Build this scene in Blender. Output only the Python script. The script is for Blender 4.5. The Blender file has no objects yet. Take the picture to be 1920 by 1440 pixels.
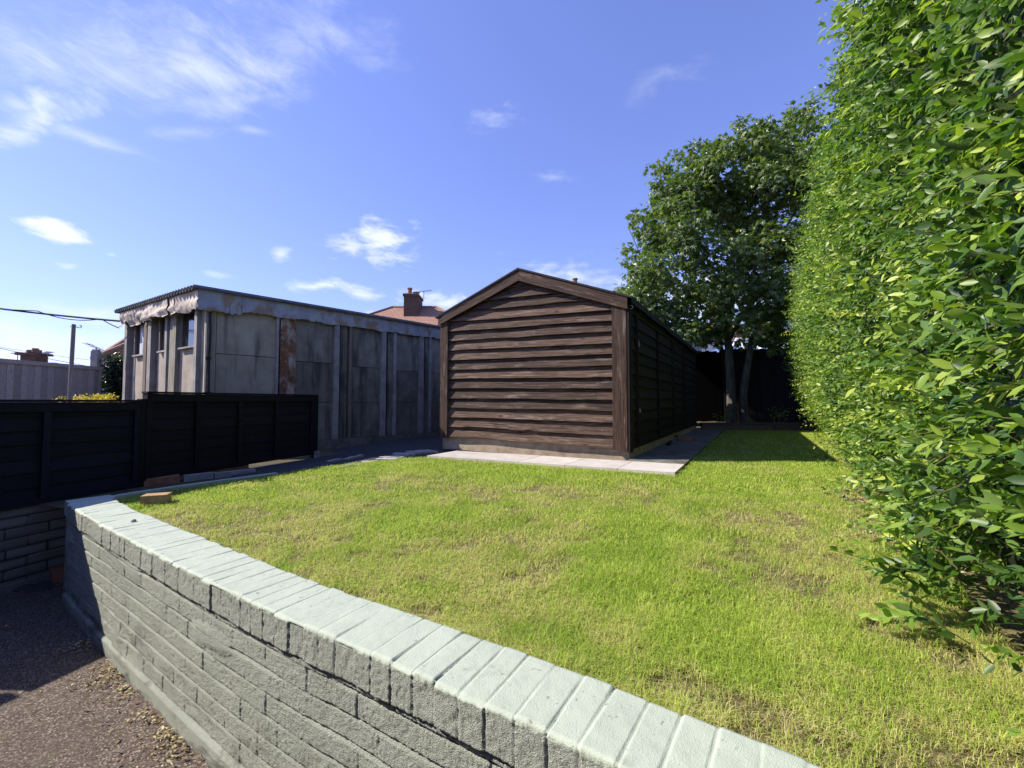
import bpy, math, random
import numpy as np
from mathutils import Vector, geometry

random.seed(7)
RNG = np.random.default_rng(11)
S = bpy.context.scene
COL = S.collection

# ------------------------------------------------------------------ camera
FPX, PITCH, CAMZ = 790.0, math.atan(32 / 790.0), 0.74
cam = bpy.data.cameras.new('camera')
cam.sensor_width = 36
cam.lens = FPX / 1920 * 36
cam.clip_start, cam.clip_end = 0.02, 3000
co = bpy.data.objects.new('camera', cam)
COL.objects.link(co)
co.location = (0, 0, CAMZ)
co.rotation_euler = (math.radians(90) + PITCH, 0, 0)
S.camera = co

# ------------------------------------------------------------------ layout helpers (photo ray -> world)
_c, _s = math.cos(PITCH), math.sin(PITCH)
def ray(u, v):
    x, z = (u - 960) / FPX, (720 - v) / FPX
    return (x, _c - z * _s, _s + z * _c)
def gp(u, v, z=0.0):
    d = ray(u, v); t = (z - CAMZ) / d[2]
    return Vector((d[0] * t, d[1] * t, z))
def at(u, v, Y):
    d = ray(u, v); t = Y / d[1]
    return Vector((d[0] * t, Y, CAMZ + d[2] * t))
def zat(v, Y):
    return at(960, v, Y).z
def on_line(P, d, u, v=735):
    r = ray(u, v); k = r[0] / r[1]
    return (k * P[1] - P[0]) / (d[0] - k * d[1])

# ------------------------------------------------------------------ world, sun, exposure
SUN_EL, SUN_AZ = math.radians(39.4), math.radians(-89.0)      # azimuth from +Y towards +X: sun on the left
def nd(nt, t, **kw):
    n = nt.nodes.new(t)
    for k, v in kw.items():
        if k in ('inp',):
            for i, val in v.items(): n.inputs[i].default_value = val
        else: setattr(n, k, v)
    return n
W = bpy.data.worlds.new('World'); S.world = W; W.use_nodes = True
nt = W.node_tree; nt.nodes.clear(); L = nt.links.new
sky = nd(nt, 'ShaderNodeTexSky', sky_type='NISHITA', sun_disc=False, sun_elevation=SUN_EL, sun_rotation=SUN_AZ)
sky.air_density, sky.dust_density, sky.ozone_density, sky.altitude = 1.0, 0.25, 3.0, 0
tint = nd(nt, 'ShaderNodeMix', data_type='RGBA', blend_type='MULTIPLY'); tint.inputs[0].default_value = 1
tint.inputs[7].default_value = (1.04, 0.91, 1.24, 1)
L(sky.outputs[0], tint.inputs[6])
gam = nd(nt, 'ShaderNodeGamma'); gam.inputs[1].default_value = 0.76; L(tint.outputs[2], gam.inputs[0])
tin2 = nd(nt, 'ShaderNodeMix', data_type='RGBA', blend_type='MULTIPLY'); tin2.inputs[0].default_value = 1
tin2.inputs[7].default_value = (0.95, 1.04, 1.33, 1); L(gam.outputs[0], tin2.inputs[6])
tc = nd(nt, 'ShaderNodeTexCoord')
sep = nd(nt, 'ShaderNodeSeparateXYZ'); L(tc.outputs['Generated'], sep.inputs[0])
def mth(op, a, b=None, clamp=False):
    m = nd(nt, 'ShaderNodeMath', operation=op); m.use_clamp = clamp
    for i, q in enumerate((a, b)):
        if q is None: continue
        if isinstance(q, (int, float)): m.inputs[i].default_value = q
        else: L(q, m.inputs[i])
    return m.outputs[0]
az = mth('ARCTAN2', sep.outputs[0], sep.outputs[1]); el = mth('ARCSINE', sep.outputs[2])
q = nd(nt, 'ShaderNodeCombineXYZ'); L(az, q.inputs[0]); L(el, q.inputs[1])
def noise_w(scale, rot, stretch, detail=7, rough=0.6, dist=0.0, off=0):
    mp = nd(nt, 'ShaderNodeMapping'); mp.inputs['Rotation'].default_value = (0, 0, rot)
    mp.inputs['Scale'].default_value = (stretch[0], stretch[1], 1); mp.inputs['Location'].default_value = (off, off * .7, off)
    L(q.outputs[0], mp.inputs[0])
    n = nd(nt, 'ShaderNodeTexNoise'); n.inputs['Scale'].default_value = scale; n.inputs['Detail'].default_value = detail
    n.inputs['Roughness'].default_value = rough; n.inputs['Distortion'].default_value = dist
    L(mp.outputs[0], n.inputs['Vector']); return n
warp = noise_w(5, 0, (1, 1.4), 5, 0.6, 0)
wv = nd(nt, 'ShaderNodeVectorMath', operation='SUBTRACT'); L(warp.outputs['Color'], wv.inputs[0]); wv.inputs[1].default_value = (.5, .5, .5)
ws = nd(nt, 'ShaderNodeVectorMath', operation='SCALE'); L(wv.outputs[0], ws.inputs[0]); ws.inputs['Scale'].default_value = 0.16
qa = nd(nt, 'ShaderNodeVectorMath', operation='ADD'); L(q.outputs[0], qa.inputs[0]); L(ws.outputs[0], qa.inputs[1])
n_cir = noise_w(7, 0.30, (1.0, 2.6), 10, 0.70, 0.5, 3)
n_cir2 = noise_w(9, -0.45, (1.0, 2.8), 10, 0.68, 0.5, 8)
n_puf = noise_w(16, 0.12, (1.0, 2.6), 8, 0.62, 0.3, 5)
def azel(u, v):
    d = Vector(ray(u, v)).normalized()
    return math.atan2(d.x, d.y), math.asin(d.z)
# cloud: centre px, half-axis end px, half thickness px, opacity, noise kind, softness
CL = [((350, 110), (680, 90), 150, .85, 0, 1.0), ((590, 60), (800, 40), 110, .55, 0, 1.0), ((120, 90), (330, 190), 85, .55, 1, .9), ((420, 190), (640, 150), 60, .5, 0, .9),
      ((110, 205), (300, 130), 44, .85, 0, .8), ((40, 200), (160, 230), 34, .6, 1, .9), ((150, 255), (310, 305), 26, .5, 1, .9), ((330, 70), (520, 110), 60, .5, 1, .9),
      ((350, 248), (465, 238), 24, .5, 0, .9), ((470, 244), (530, 250), 14, .32, 0, .9),
      ((100, 430), (190, 454), 30, 1.1, 2, .6), ((712, 447), (812, 452), 62, .95, 2, .75), ((655, 465), (720, 462), 26, .75, 2, .7),
      ((528, 475), (556, 472), 19, .65, 2, .7), ((640, 548), (750, 556), 28, .85, 2, .8), ((410, 515), (450, 522), 10, .45, 2, .8),
      ((930, 218), (1000, 205), 36, .40, 2, 1.0), ((1250, 145), (1370, 95), 40, .24, 0, 1.0), ((1040, 332), (1100, 335), 18, .32, 2, 1.0),
      ((1060, 515), (1200, 520), 46, .7, 2, .9), ((830, 572), (970, 580), 36, .8, 2, .8),
      ((60, 640), (380, 650), 70, 1.0, 0, .9), ((180, 590), (340, 600), 30, .6, 0, .9), ((130, 500), (165, 503), 9, .55, 2, .8),
      ((1330, 560), (1700, 560), 90, 1.0, 2, .8), ((700, 640), (1000, 640), 60, .8, 2, .8), ((210, 478), (240, 480), 8, .5, 2, .8)]
acc = None
for (cx, cy), (ax_, ay_), th, op, kind, soft in CL:
    c0 = azel(cx, cy); a0 = azel(ax_, ay_); t0 = azel(cx, cy - th)
    dx, dy = a0[0] - c0[0], a0[1] - c0[1]
    mp = nd(nt, 'ShaderNodeMapping', vector_type='TEXTURE')
    mp.inputs['Location'].default_value = (c0[0], c0[1], 0)
    mp.inputs['Rotation'].default_value = (0, 0, math.atan2(dy, dx))
    mp.inputs['Scale'].default_value = (math.hypot(dx, dy), max(.004, abs(t0[1] - c0[1])), 1)
    if math.hypot(dx, dy) > 0.12:
        L(qa.outputs[0], mp.inputs[0])
    else:
        L(q.outputs[0], mp.inputs[0])
    ln = nd(nt, 'ShaderNodeVectorMath', operation='LENGTH'); L(mp.outputs[0], ln.inputs[0])
    m = mth('SUBTRACT', 1.0, ln.outputs['Value'])                      # 1 centre .. 0 rim
    nz = (n_cir, n_cir2, n_puf)[kind].outputs['Fac']
    k = mth('ADD', m, mth('MULTIPLY', mth('SUBTRACT', nz, 0.5), (2.0, 2.2, 2.6)[kind]))
    r = nd(nt, 'ShaderNodeMapRange', interpolation_type='SMOOTHSTEP'); L(k, r.inputs[0])
    r.inputs[1].default_value = 0.12; r.inputs[2].default_value = 0.12 + soft * 1.5
    r.inputs[3].default_value = 0; r.inputs[4].default_value = op
    e = nd(nt, 'ShaderNodeMapRange', interpolation_type='SMOOTHSTEP'); L(m, e.inputs[0])
    e.inputs[1].default_value = -0.35; e.inputs[2].default_value = 0.35
    o_ = mth('MULTIPLY', r.outputs[0], e.outputs[0])
    acc = o_ if acc is None else mth('MAXIMUM', acc, o_)
cm = nd(nt, 'ShaderNodeMix', data_type='RGBA'); L(mth('MINIMUM', acc, 0.97), cm.inputs[0])
L(tin2.outputs[2], cm.inputs[6]); cm.inputs[7].default_value = (4.2, 4.5, 5.0, 1)
bg = nd(nt, 'ShaderNodeBackground'); L(cm.outputs[2], bg.inputs[0]); bg.inputs[1].default_value = 0.14
wo = nd(nt, 'ShaderNodeOutputWorld'); L(bg.outputs[0], wo.inputs[0])

sl = bpy.data.lights.new('sun', 'SUN'); sl.energy = 4.8; sl.angle = math.radians(0.5); sl.color = (1.0, 0.91, 0.77)
so = bpy.data.objects.new('sun', sl); COL.objects.link(so)
sd = Vector((math.sin(SUN_AZ) * math.cos(SUN_EL), math.cos(SUN_AZ) * math.cos(SUN_EL), math.sin(SUN_EL)))
so.rotation_euler = sd.to_track_quat('Z', 'Y').to_euler(); so.location = sd * 30
vs = S.view_settings
vs.view_transform, vs.look, vs.gamma, vs.exposure = 'Standard', 'None', 1.0, 0.78

# ------------------------------------------------------------------ numeric noise
def _h(x, y, s):
    h = (x.astype(np.int64) * 374761393 + y.astype(np.int64) * 668265263 + s * 144269504) & 0xffffffff
    h = ((h ^ (h >> 13)) * 1274126177) & 0xffffffff
    return ((h ^ (h >> 16)) & 0xffff) / 65535.0
def vn(x, y, s=0):
    x = np.asarray(x, float); y = np.asarray(y, float)
    xi, yi = np.floor(x), np.floor(y); fx, fy = x - xi, y - yi
    fx = fx * fx * (3 - 2 * fx); fy = fy * fy * (3 - 2 * fy)
    a, b = _h(xi, yi, s), _h(xi + 1, yi, s); c, d = _h(xi, yi + 1, s), _h(xi + 1, yi + 1, s)
    return (a + (b - a) * fx) * (1 - fy) + (c + (d - c) * fx) * fy
def fbm(x, y, o=4, s=0, g=0.5):
    t = 0; a = 1; n = 0
    for i in range(o):
        t = t + a * vn(x * 2 ** i, y * 2 ** i, s + i * 17); n += a; a *= g
    return t / n

# ------------------------------------------------------------------ mesh builder
class Frame:
    def __init__(s, o, ex, ey=None):
        s.o = Vector((o[0], o[1], o[2] if len(o) > 2 else 0)); s.ex = Vector((ex[0], ex[1], 0)).normalized()
        s.ey = Vector((ey[0], ey[1], 0)).normalized() if ey is not None else Vector((-s.ex.y, s.ex.x, 0))
        s.flip = s.ex.cross(s.ey).z < 0
    def __call__(s, a, b, c): return s.o + s.ex * a + s.ey * b + Vector((0, 0, c))
class MB:
    def __init__(s): s.v = []; s.f = []; s.uv = []; s.r = []; s.sm = []
    def face(s, pts, uvs=None, rnd=0.5, smooth=False):
        i = len(s.v); s.v += [tuple(p) for p in pts]; s.f.append(tuple(range(i, i + len(pts))))
        s.uv += list(uvs) if uvs is not None else [(p[0], p[1] + p[2]) for p in pts]
        s.r.append(rnd); s.sm.append(smooth)
    def box(s, F, A, B, C, grain=0, rnd=None, shear=None):
        """box in a frame: ranges along a, b, c; uv in metres, u along the grain axis"""
        rnd = random.random() if rnd is None else rnd
        off = rnd * 37.0
        R = (A, B, C)
        def P(i, j, k):
            a, b, c = A[i], B[j], C[k]
            if shear: a, b, c = shear(a, b, c)
            return F(a, b, c)
        faces = [((0,0,0),(0,1,0),(1,1,0),(1,0,0)), ((0,0,1),(1,0,1),(1,1,1),(0,1,1)), ((0,0,0),(1,0,0),(1,0,1),(0,0,1)),
                 ((1,1,0),(0,1,0),(0,1,1),(1,1,1)), ((0,1,0),(0,0,0),(0,0,1),(0,1,1)), ((1,0,0),(1,1,0),(1,1,1),(1,0,1))]
        for q in faces:
            if F.flip: q = q[::-1]
            pts = [P(*t) for t in q]
            co = [(A[t[0]], B[t[1]], C[t[2]]) for t in q]
            var = [ax for ax in range(3) if len({c[ax] for c in co}) > 1]
            if grain in var:
                o = [ax for ax in var if ax != grain]; o = o[0] if o else grain
                uvs = [(c[grain] + off, c[o] + off) for c in co]
            else:
                uvs = [(c[var[0]] * .3 + off, c[var[-1]] + off) for c in co]
            s.face(pts, uvs, rnd)
    def tube(s, pts, rad, n=8, cap=True, rnd=0.5):
        pts = [Vector(p) for p in pts]
        if not hasattr(rad, '__len__'): rad = [rad] * len(pts)
        rings = []; t = 0; up = None
        for i, p in enumerate(pts):
            d = (pts[min(i + 1, len(pts) - 1)] - pts[max(i - 1, 0)]).normalized()
            if up is None: up = Vector((1, 0, 0)) if abs(d.z) > .8 else Vector((0, 0, 1))
            x = d.cross(up).normalized(); y = x.cross(d).normalized(); up = y
            rings.append([p + (x * math.cos(k * 2 * math.pi / n) + y * math.sin(k * 2 * math.pi / n)) * rad[i] for k in range(n)])
        for i in range(len(pts) - 1):
            l = (pts[i + 1] - pts[i]).length
            for k in range(n):
                m = (k + 1) % n
                s.face([rings[i][k], rings[i][m], rings[i + 1][m], rings[i + 1][k]],
                       [(t, k * rad[i]), (t, (k + 1) * rad[i]), (t + l, (k + 1) * rad[i]), (t + l, k * rad[i])], rnd, True)
            t += l
        if cap:
            s.face(rings[-1], None, rnd); s.face(rings[0][::-1], None, rnd)
    def grid(s, P, uv=None, rnd=0.5, smooth=True, flip=False):
        """P[i][j] array of points"""
        ni, nj = len(P), len(P[0]); base = len(s.v)
        for i in range(ni):
            for j in range(nj): s.v.append(tuple(P[i][j]))
        for i in range(ni - 1):
            for j in range(nj - 1):
                q = [(i, j), (i + 1, j), (i + 1, j + 1), (i, j + 1)]
                if flip: q = q[::-1]
                s.f.append(tuple(base + a * nj + b for a, b in q))
                s.uv += [tuple(uv[a][b]) if uv is not None else (P[a][b][0], P[a][b][1] + P[a][b][2]) for a, b in q]
                s.r.append(rnd); s.sm.append(smooth)
    def build(s, name, mat, parent=None, loc=None, weld=False):
        base = Vector(root_loc(parent)) if parent is not None else Vector(loc if loc is not None else (0, 0, 0))
        me = bpy.data.meshes.new(name)
        me.from_pydata([(p[0] - base.x, p[1] - base.y, p[2] - base.z) for p in s.v], [], s.f)
        uv = me.uv_layers.new(name='UVMap'); uv.data.foreach_set('uv', np.array(s.uv, dtype=np.float32).ravel())
        a = me.attributes.new('rnd', 'FLOAT', 'FACE'); a.data.foreach_set('value', np.array(s.r, dtype=np.float32))
        me.polygons.foreach_set('use_smooth', np.array(s.sm, dtype=bool))
        me.materials.append(mat); me.update()
        return link(name, me, parent, loc)
def root_loc(p):
    v = Vector((0, 0, 0))
    while p is not None: v += p.location; p = p.parent
    return v
def link(name, me, parent=None, loc=None):
    o = bpy.data.objects.new(name, me); COL.objects.link(o)
    if parent is not None: o.parent = parent
    elif loc is not None: o.location = loc
    return o
def tag(o, label=None, cat=None, group=None, kind=None):
    for k, v in (('label', label), ('category', cat), ('group', group), ('kind', kind)):
        if v: o[k] = v
    return o
def thing(name, loc, label, cat, group=None):
    o = bpy.data.objects.new(name, None); COL.objects.link(o); o.location = loc; o.empty_display_size = .2
    return tag(o, label, cat, group)

def tri_mesh(name, V, T, rnd, mat, parent=None, loc=None, extra=None, smooth=False):
    """V (n,3) world verts, T (m,3) indices, rnd (m,)"""
    base = root_loc(parent) if parent is not None else Vector(loc if loc is not None else (0, 0, 0))
    me = bpy.data.meshes.new(name); m = len(T)
    me.vertices.add(len(V)); me.vertices.foreach_set('co', (V - np.array(base)).astype(np.float32).ravel())
    me.loops.add(m * 3); me.loops.foreach_set('vertex_index', T.astype(np.int32).ravel())
    me.polygons.add(m); me.polygons.foreach_set('loop_start', np.arange(0, m * 3, 3, dtype=np.int32))
    me.polygons.foreach_set('use_smooth', np.full(m, smooth))
    for n_, arr in [('rnd', rnd)] + list((extra or {}).items()):
        a = me.attributes.new(n_, 'FLOAT', 'FACE'); a.data.foreach_set('value', np.asarray(arr, np.float32))
    me.materials.append(mat); me.update(calc_edges=True)
    return link(name, me, parent, loc)
def unit(a): return a / np.maximum(1e-9, np.linalg.norm(a, axis=-1, keepdims=True))
LANCE_V = np.array([(0,0,0),(.28,-.42,.03),(.28,0,-.03),(.28,.42,.03),(.62,-.40,.0),(.62,0,-.05),(.62,.40,.0),(1,0,-.12)], float)
LANCE_T = np.array([(0,2,1),(0,3,2),(1,2,5),(1,5,4),(2,3,6),(2,6,5),(4,5,7),(5,6,7)])
_pl = []
for k, (an, r_) in enumerate([(-150,.35),(-112,.62),(-84,.34),(-52,.9),(-24,.46),(0,1.0),(24,.46),(52,.9),(84,.34),(112,.62),(150,.35)]):
    _pl.append((.32 + r_ * .68 * math.cos(math.radians(an)), r_ * .68 * math.sin(math.radians(an)), -.22 * r_ * r_ * (1 if r_ > .5 else .2)))
PALM_V = np.array([(.32, 0, .04)] + _pl, float)
PALM_T = np.array([(0, i + 1, i + 2 if i < 10 else 1) for i in range(11)])
def leaves(name, P, D, N, Ln, Wd, rnd, mat, parent=None, loc=None, shape='lance'):
    TV, TT = (LANCE_V, LANCE_T) if shape == 'lance' else (PALM_V, PALM_T)
    D = unit(D); Sd = unit(np.cross(D, N)); N2 = np.cross(Sd, D)
    V = (P[:, None] + D[:, None] * (TV[None, :, 0:1] * Ln[:, None, None]) + Sd[:, None] * (TV[None, :, 1:2] * Wd[:, None, None])
         + N2[:, None] * (TV[None, :, 2:3] * Ln[:, None, None]))
    n, k = len(P), len(TV)
    T = (TT[None] + (np.arange(n) * k)[:, None, None]).reshape(-1, 3)
    return tri_mesh(name, V.reshape(-1, 3), T, np.repeat(rnd, len(TT)), mat, parent, loc, None, shape == 'lance')

# ------------------------------------------------------------------ materials
def new_mat(name):
    m = bpy.data.materials.new(name); m.use_nodes = True
    t = m.node_tree; t.nodes.clear()
    return m, t
def ramp(t, fac, cols):
    r = t.nodes.new('ShaderNodeValToRGB'); t.links.new(fac, r.inputs[0])
    while len(r.color_ramp.elements) < len(cols): r.color_ramp.elements.new(.5)
    for e, (p, c) in zip(r.color_ramp.elements, cols):
        e.position = p; e.color = (*c, 1)
    return r.outputs[0]
def noise_n(t, vec, scale, stretch=(1, 1, 1), detail=6, rough=.6, dist=0, loc=(0, 0, 0)):
    mp = t.nodes.new('ShaderNodeMapping'); mp.inputs['Scale'].default_value = stretch; mp.inputs['Location'].default_value = loc
    t.links.new(vec, mp.inputs[0])
    n = t.nodes.new('ShaderNodeTexNoise'); n.inputs['Scale'].default_value = scale; n.inputs['Detail'].default_value = detail
    n.inputs['Roughness'].default_value = rough; n.inputs['Distortion'].default_value = dist
    t.links.new(mp.outputs[0], n.inputs['Vector']); return n.outputs['Fac']
def mixc(t, fac, a, b, mode='MIX'):
    m = t.nodes.new('ShaderNodeMix'); m.data_type = 'RGBA'; m.blend_type = mode
    for i, q in ((0, fac), (6, a), (7, b)):
        if isinstance(q, (int, float)): m.inputs[i].default_value = q
        elif isinstance(q, tuple): m.inputs[i].default_value = (*q, 1)
        else: t.links.new(q, m.inputs[i])
    return m.outputs[2]
def mp_range(t, v, a, b, c=0., d=1.):
    r = t.nodes.new('ShaderNodeMapRange'); t.links.new(v, r.inputs[0])
    for i, x in enumerate((a, b, c, d)): r.inputs[i + 1].default_value = x
    return r.outputs[0]
def mathn(t, op, a, b):
    m = t.nodes.new('ShaderNodeMath'); m.operation = op
    for i, q in enumerate((a, b)):
        if isinstance(q, (int, float)): m.inputs[i].default_value = q
        else: t.links.new(q, m.inputs[i])
    return m.outputs[0]
def finish(t, col, rough=.85, bump=None, spec=.3, metal=0):
    p = t.nodes.new('ShaderNodeBsdfPrincipled'); o = t.nodes.new('ShaderNodeOutputMaterial')
    if isinstance(col, tuple): p.inputs['Base Color'].default_value = (*col, 1)
    else: t.links.new(col, p.inputs['Base Color'])
    if isinstance(rough, (int, float)): p.inputs['Roughness'].default_value = rough
    else: t.links.new(rough, p.inputs['Roughness'])
    p.inputs['Specular IOR Level'].default_value = spec; p.inputs['Metallic'].default_value = metal
    if bump:
        b = t.nodes.new('ShaderNodeBump'); b.inputs['Strength'].default_value = bump[1]; b.inputs['Distance'].default_value = bump[2]
        t.links.new(bump[0], b.inputs['Height']); t.links.new(b.outputs[0], p.inputs['Normal'])
    t.links.new(p.outputs[0], o.inputs[0]); return p
def coord(t, kind='Object'):
    return t.nodes.new('ShaderNodeTexCoord').outputs[kind]
def attr(t, n='rnd'):
    a = t.nodes.new('ShaderNodeAttribute'); a.attribute_name = n; return a.outputs['Fac']
def pm(name, cols, scale=5, stretch=(1, 1, 1), kind='Object', rough=.85, bump=.4, bdist=.01, bscale=None, bstretch=None, rnd=.25,
       stains=(), spec=.25, detail=7, metal=0):
    """noise-ramped colour x per-piece variation, then stains [(colour, scale, stretch, lo, hi, amount)]"""
    m, t = new_mat(name); v = coord(t, kind)
    c = ramp(t, noise_n(t, v, scale, stretch, detail), cols)
    if rnd:
        k = mp_range(t, attr(t), 0, 1, 1 - rnd, 1 + rnd)
        cc = t.nodes.new('ShaderNodeCombineColor')
        for i in range(3): t.links.new(k, cc.inputs[i])
        c = mixc(t, 1.0, c, cc.outputs[0], 'MULTIPLY')
    for i, (sc, ss, sst, lo, hi, am) in enumerate(stains):
        f = mp_range(t, noise_n(t, v, ss, sst, 6, .6, .2, (i * 3.1 + 1.7, i * 5.3, i * 2.2)), lo, hi, 0, am)
        c = mixc(t, f, c, sc)
    bh = noise_n(t, v, bscale or scale * 4, bstretch or stretch, 6)
    finish(t, c, rough, (bh, bump, bdist), spec, metal); return m
def leaf_mat(name, cols, trans=.35, rough=.42, back=(.10, .17, .05)):
    m, t = new_mat(name)
    c = ramp(t, attr(t), cols)
    g = t.nodes.new('ShaderNodeNewGeometry'); c2 = mixc(t, mathn(t, 'MULTIPLY', g.outputs['Backfacing'], .45), c, back)
    p = t.nodes.new('ShaderNodeBsdfPrincipled'); t.links.new(c2, p.inputs['Base Color']); p.inputs['Roughness'].default_value = rough
    p.inputs['Specular IOR Level'].default_value = .45
    tr = t.nodes.new('ShaderNodeBsdfTranslucent'); t.links.new(mixc(t, 1., c, (1.25, 1.45, .55), 'MULTIPLY'), tr.inputs[0])
    mx = t.nodes.new('ShaderNodeMixShader'); mx.inputs[0].default_value = trans
    t.links.new(p.outputs[0], mx.inputs[1]); t.links.new(tr.outputs[0], mx.inputs[2])
    o = t.nodes.new('ShaderNodeOutputMaterial'); t.links.new(mx.outputs[0], o.inputs[0]); return m
def brick_mat(name, a, b, mortar, stain=None, bw=.225, bh=.075):
    m, t = new_mat(name); v = coord(t, 'UV')
    br = t.nodes.new('ShaderNodeTexBrick'); t.links.new(v, br.inputs['Vector'])
    br.inputs['Scale'].default_value = 1; br.inputs['Brick Width'].default_value = bw; br.inputs['Row Height'].default_value = bh
    br.inputs['Mortar Size'].default_value = .008; br.inputs['Color1'].default_value = (*a, 1); br.inputs['Color2'].default_value = (*b, 1)
    br.inputs['Mortar'].default_value = (*mortar, 1)
    c = mixc(t, mp_range(t, noise_n(t, v, 9), .4, .75, 0, .6), br.outputs['Color'], stain or (.05, .04, .035))
    finish(t, c, .9, (br.outputs['Fac'], -.5, .008)); return m

M = {}
M['patio'] = None
def asphalt():
    m, t = new_mat('red_brown_tarmac'); v = coord(t)
    vo = t.nodes.new('ShaderNodeTexVoronoi'); vo.inputs['Scale'].default_value = 190; t.links.new(v, vo.inputs['Vector'])
    vo2 = t.nodes.new('ShaderNodeTexVoronoi'); vo2.inputs['Scale'].default_value = 95; t.links.new(v, vo2.inputs['Vector'])
    sepc = t.nodes.new('ShaderNodeSeparateColor'); t.links.new(vo.outputs['Color'], sepc.inputs[0])
    c = ramp(t, sepc.outputs[0], [(0, (.030, .022, .018)), (.5, (.094, .071, .059)), (.85, (.155, .122, .104)), (1, (.34, .29, .25))])
    f = mp_range(t, noise_n(t, v, 1.6, (1, 1, 1), 5), .35, .7, 0, .55)
    c = mixc(t, f, c, mixc(t, .5, c, (.07, .055, .05)))
    c = mixc(t, mp_range(t, noise_n(t, v, 7, (1, 1, 1), 4, .6, 0, (4, 2, 0)), .6, .75, 0, .35), c, (.10, .10, .05))
    h = mathn(t, 'ADD', mathn(t, 'MULTIPLY', vo.outputs['Distance'], 1.0), mathn(t, 'MULTIPLY', vo2.outputs['Distance'], .8))
    finish(t, c, .9, (h, -.9, .012)); return m
M['patio'] = asphalt()
M['ground'] = pm('garden_earth', [(.3, (.06, .05, .03)), (.7, (.12, .10, .05))], 3, rnd=0)
M['soil'] = pm('lawn_thatch', [(.28, (.085, .062, .035)), (.5, (.20, .165, .075)), (.75, (.40, .33, .16))], 28, rnd=0, bump=1., bdist=.02, bscale=170,
               stains=[((.50, .44, .22), 120, (1, 1, 1), .52, .62, .7), ((.075, .055, .035), 22, (1, 1, 1), .55, .66, .85), ((.16, .22, .035), 60, (1, 1, 1), .55, .65, .6)])
def paint(name, base, dark, pale, top=False):
    m, t = new_mat(name); v = coord(t)
    c = ramp(t, noise_n(t, v, 6, (1, 1, 1), 8), [(.3, dark), (.5, base), (.75, pale)])
    c = mixc(t, mp_range(t, noise_n(t, v, 60, (1, 1, 1), 3), .35, .7, 0, .35), c, dark)
    if not top:
        sx = t.nodes.new('ShaderNodeSeparateXYZ'); t.links.new(v, sx.inputs[0])
        lowm = mp_range(t, sx.outputs[2], .35, .10, 0, 1)
        st = mp_range(t, noise_n(t, v, 5, (1, 1, 3.5), 7),   .52, .66, 0, .7)
        c = mixc(t, mathn(t, 'MULTIPLY', lowm, st), c, (.085, .085, .07))
        st2 = mp_range(t, noise_n(t, v, 7, (1, 1, 1.5), 7, .6, 0, (3, 7, 2)), .60, .70, 0, .55)
        c = mixc(t, mathn(t, 'MULTIPLY', lowm, st2), c, (.12, .13, .05))
    else:
        c = mixc(t, mp_range(t, noise_n(t, v, 16, (1, 1, 1), 6, .6, 0, (3, 1, 2)), .60, .70, 0, .35), c, (.30, .31, .25))
        c = mixc(t, mp_range(t, noise_n(t, v, 45, (1, 1, 1), 5, .6, 0, (1, 6, 2)), .655, .675, 0, .7), c, (.20, .19, .17))
    h = mathn(t, 'ADD', noise_n(t, v, 210, (1, 1, 1), 3, .6), mathn(t, 'MULTIPLY', noise_n(t, v, 420, (1, 1, 1), 2), .8))
    finish(t, c, .75, (h, 1.0 if not top else .3, .012), .3); return m
M['wall_face'] = paint('sage_masonry_paint', (.53, .575, .50), (.45, .485, .425), (.60, .645, .575))
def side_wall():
    m, t = new_mat('shade_darkened_painted_brick'); v = coord(t)  # darkened copy of the wall paint, the fence's shade is in the colour
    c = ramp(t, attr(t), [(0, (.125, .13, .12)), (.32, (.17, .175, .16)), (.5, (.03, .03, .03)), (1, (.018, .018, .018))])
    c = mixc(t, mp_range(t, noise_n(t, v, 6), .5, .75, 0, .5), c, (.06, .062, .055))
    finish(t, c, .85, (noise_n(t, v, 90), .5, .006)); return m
M['side_wall'] = side_wall()
M['wall_top'] = paint('pale_sage_coping_paint', (.43, .49, .41), (.385, .44, .37), (.47, .52, .44), True)
M['black_fence'] = pm('black_stained_timber', [(.3, (.004, .005, .010)), (.7, (.011, .012, .021))], 3, (2, 30, 1), 'UV', .75, .4, .004, rnd=.35)
M['black_edge'] = pm('black_stained_timber_brown', [(.3, (.0045, .0035, .005)), (.7, (.011, .0085, .010))], 3, (2, 30, 1), 'UV', .75, .4, .004, rnd=.3)
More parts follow.
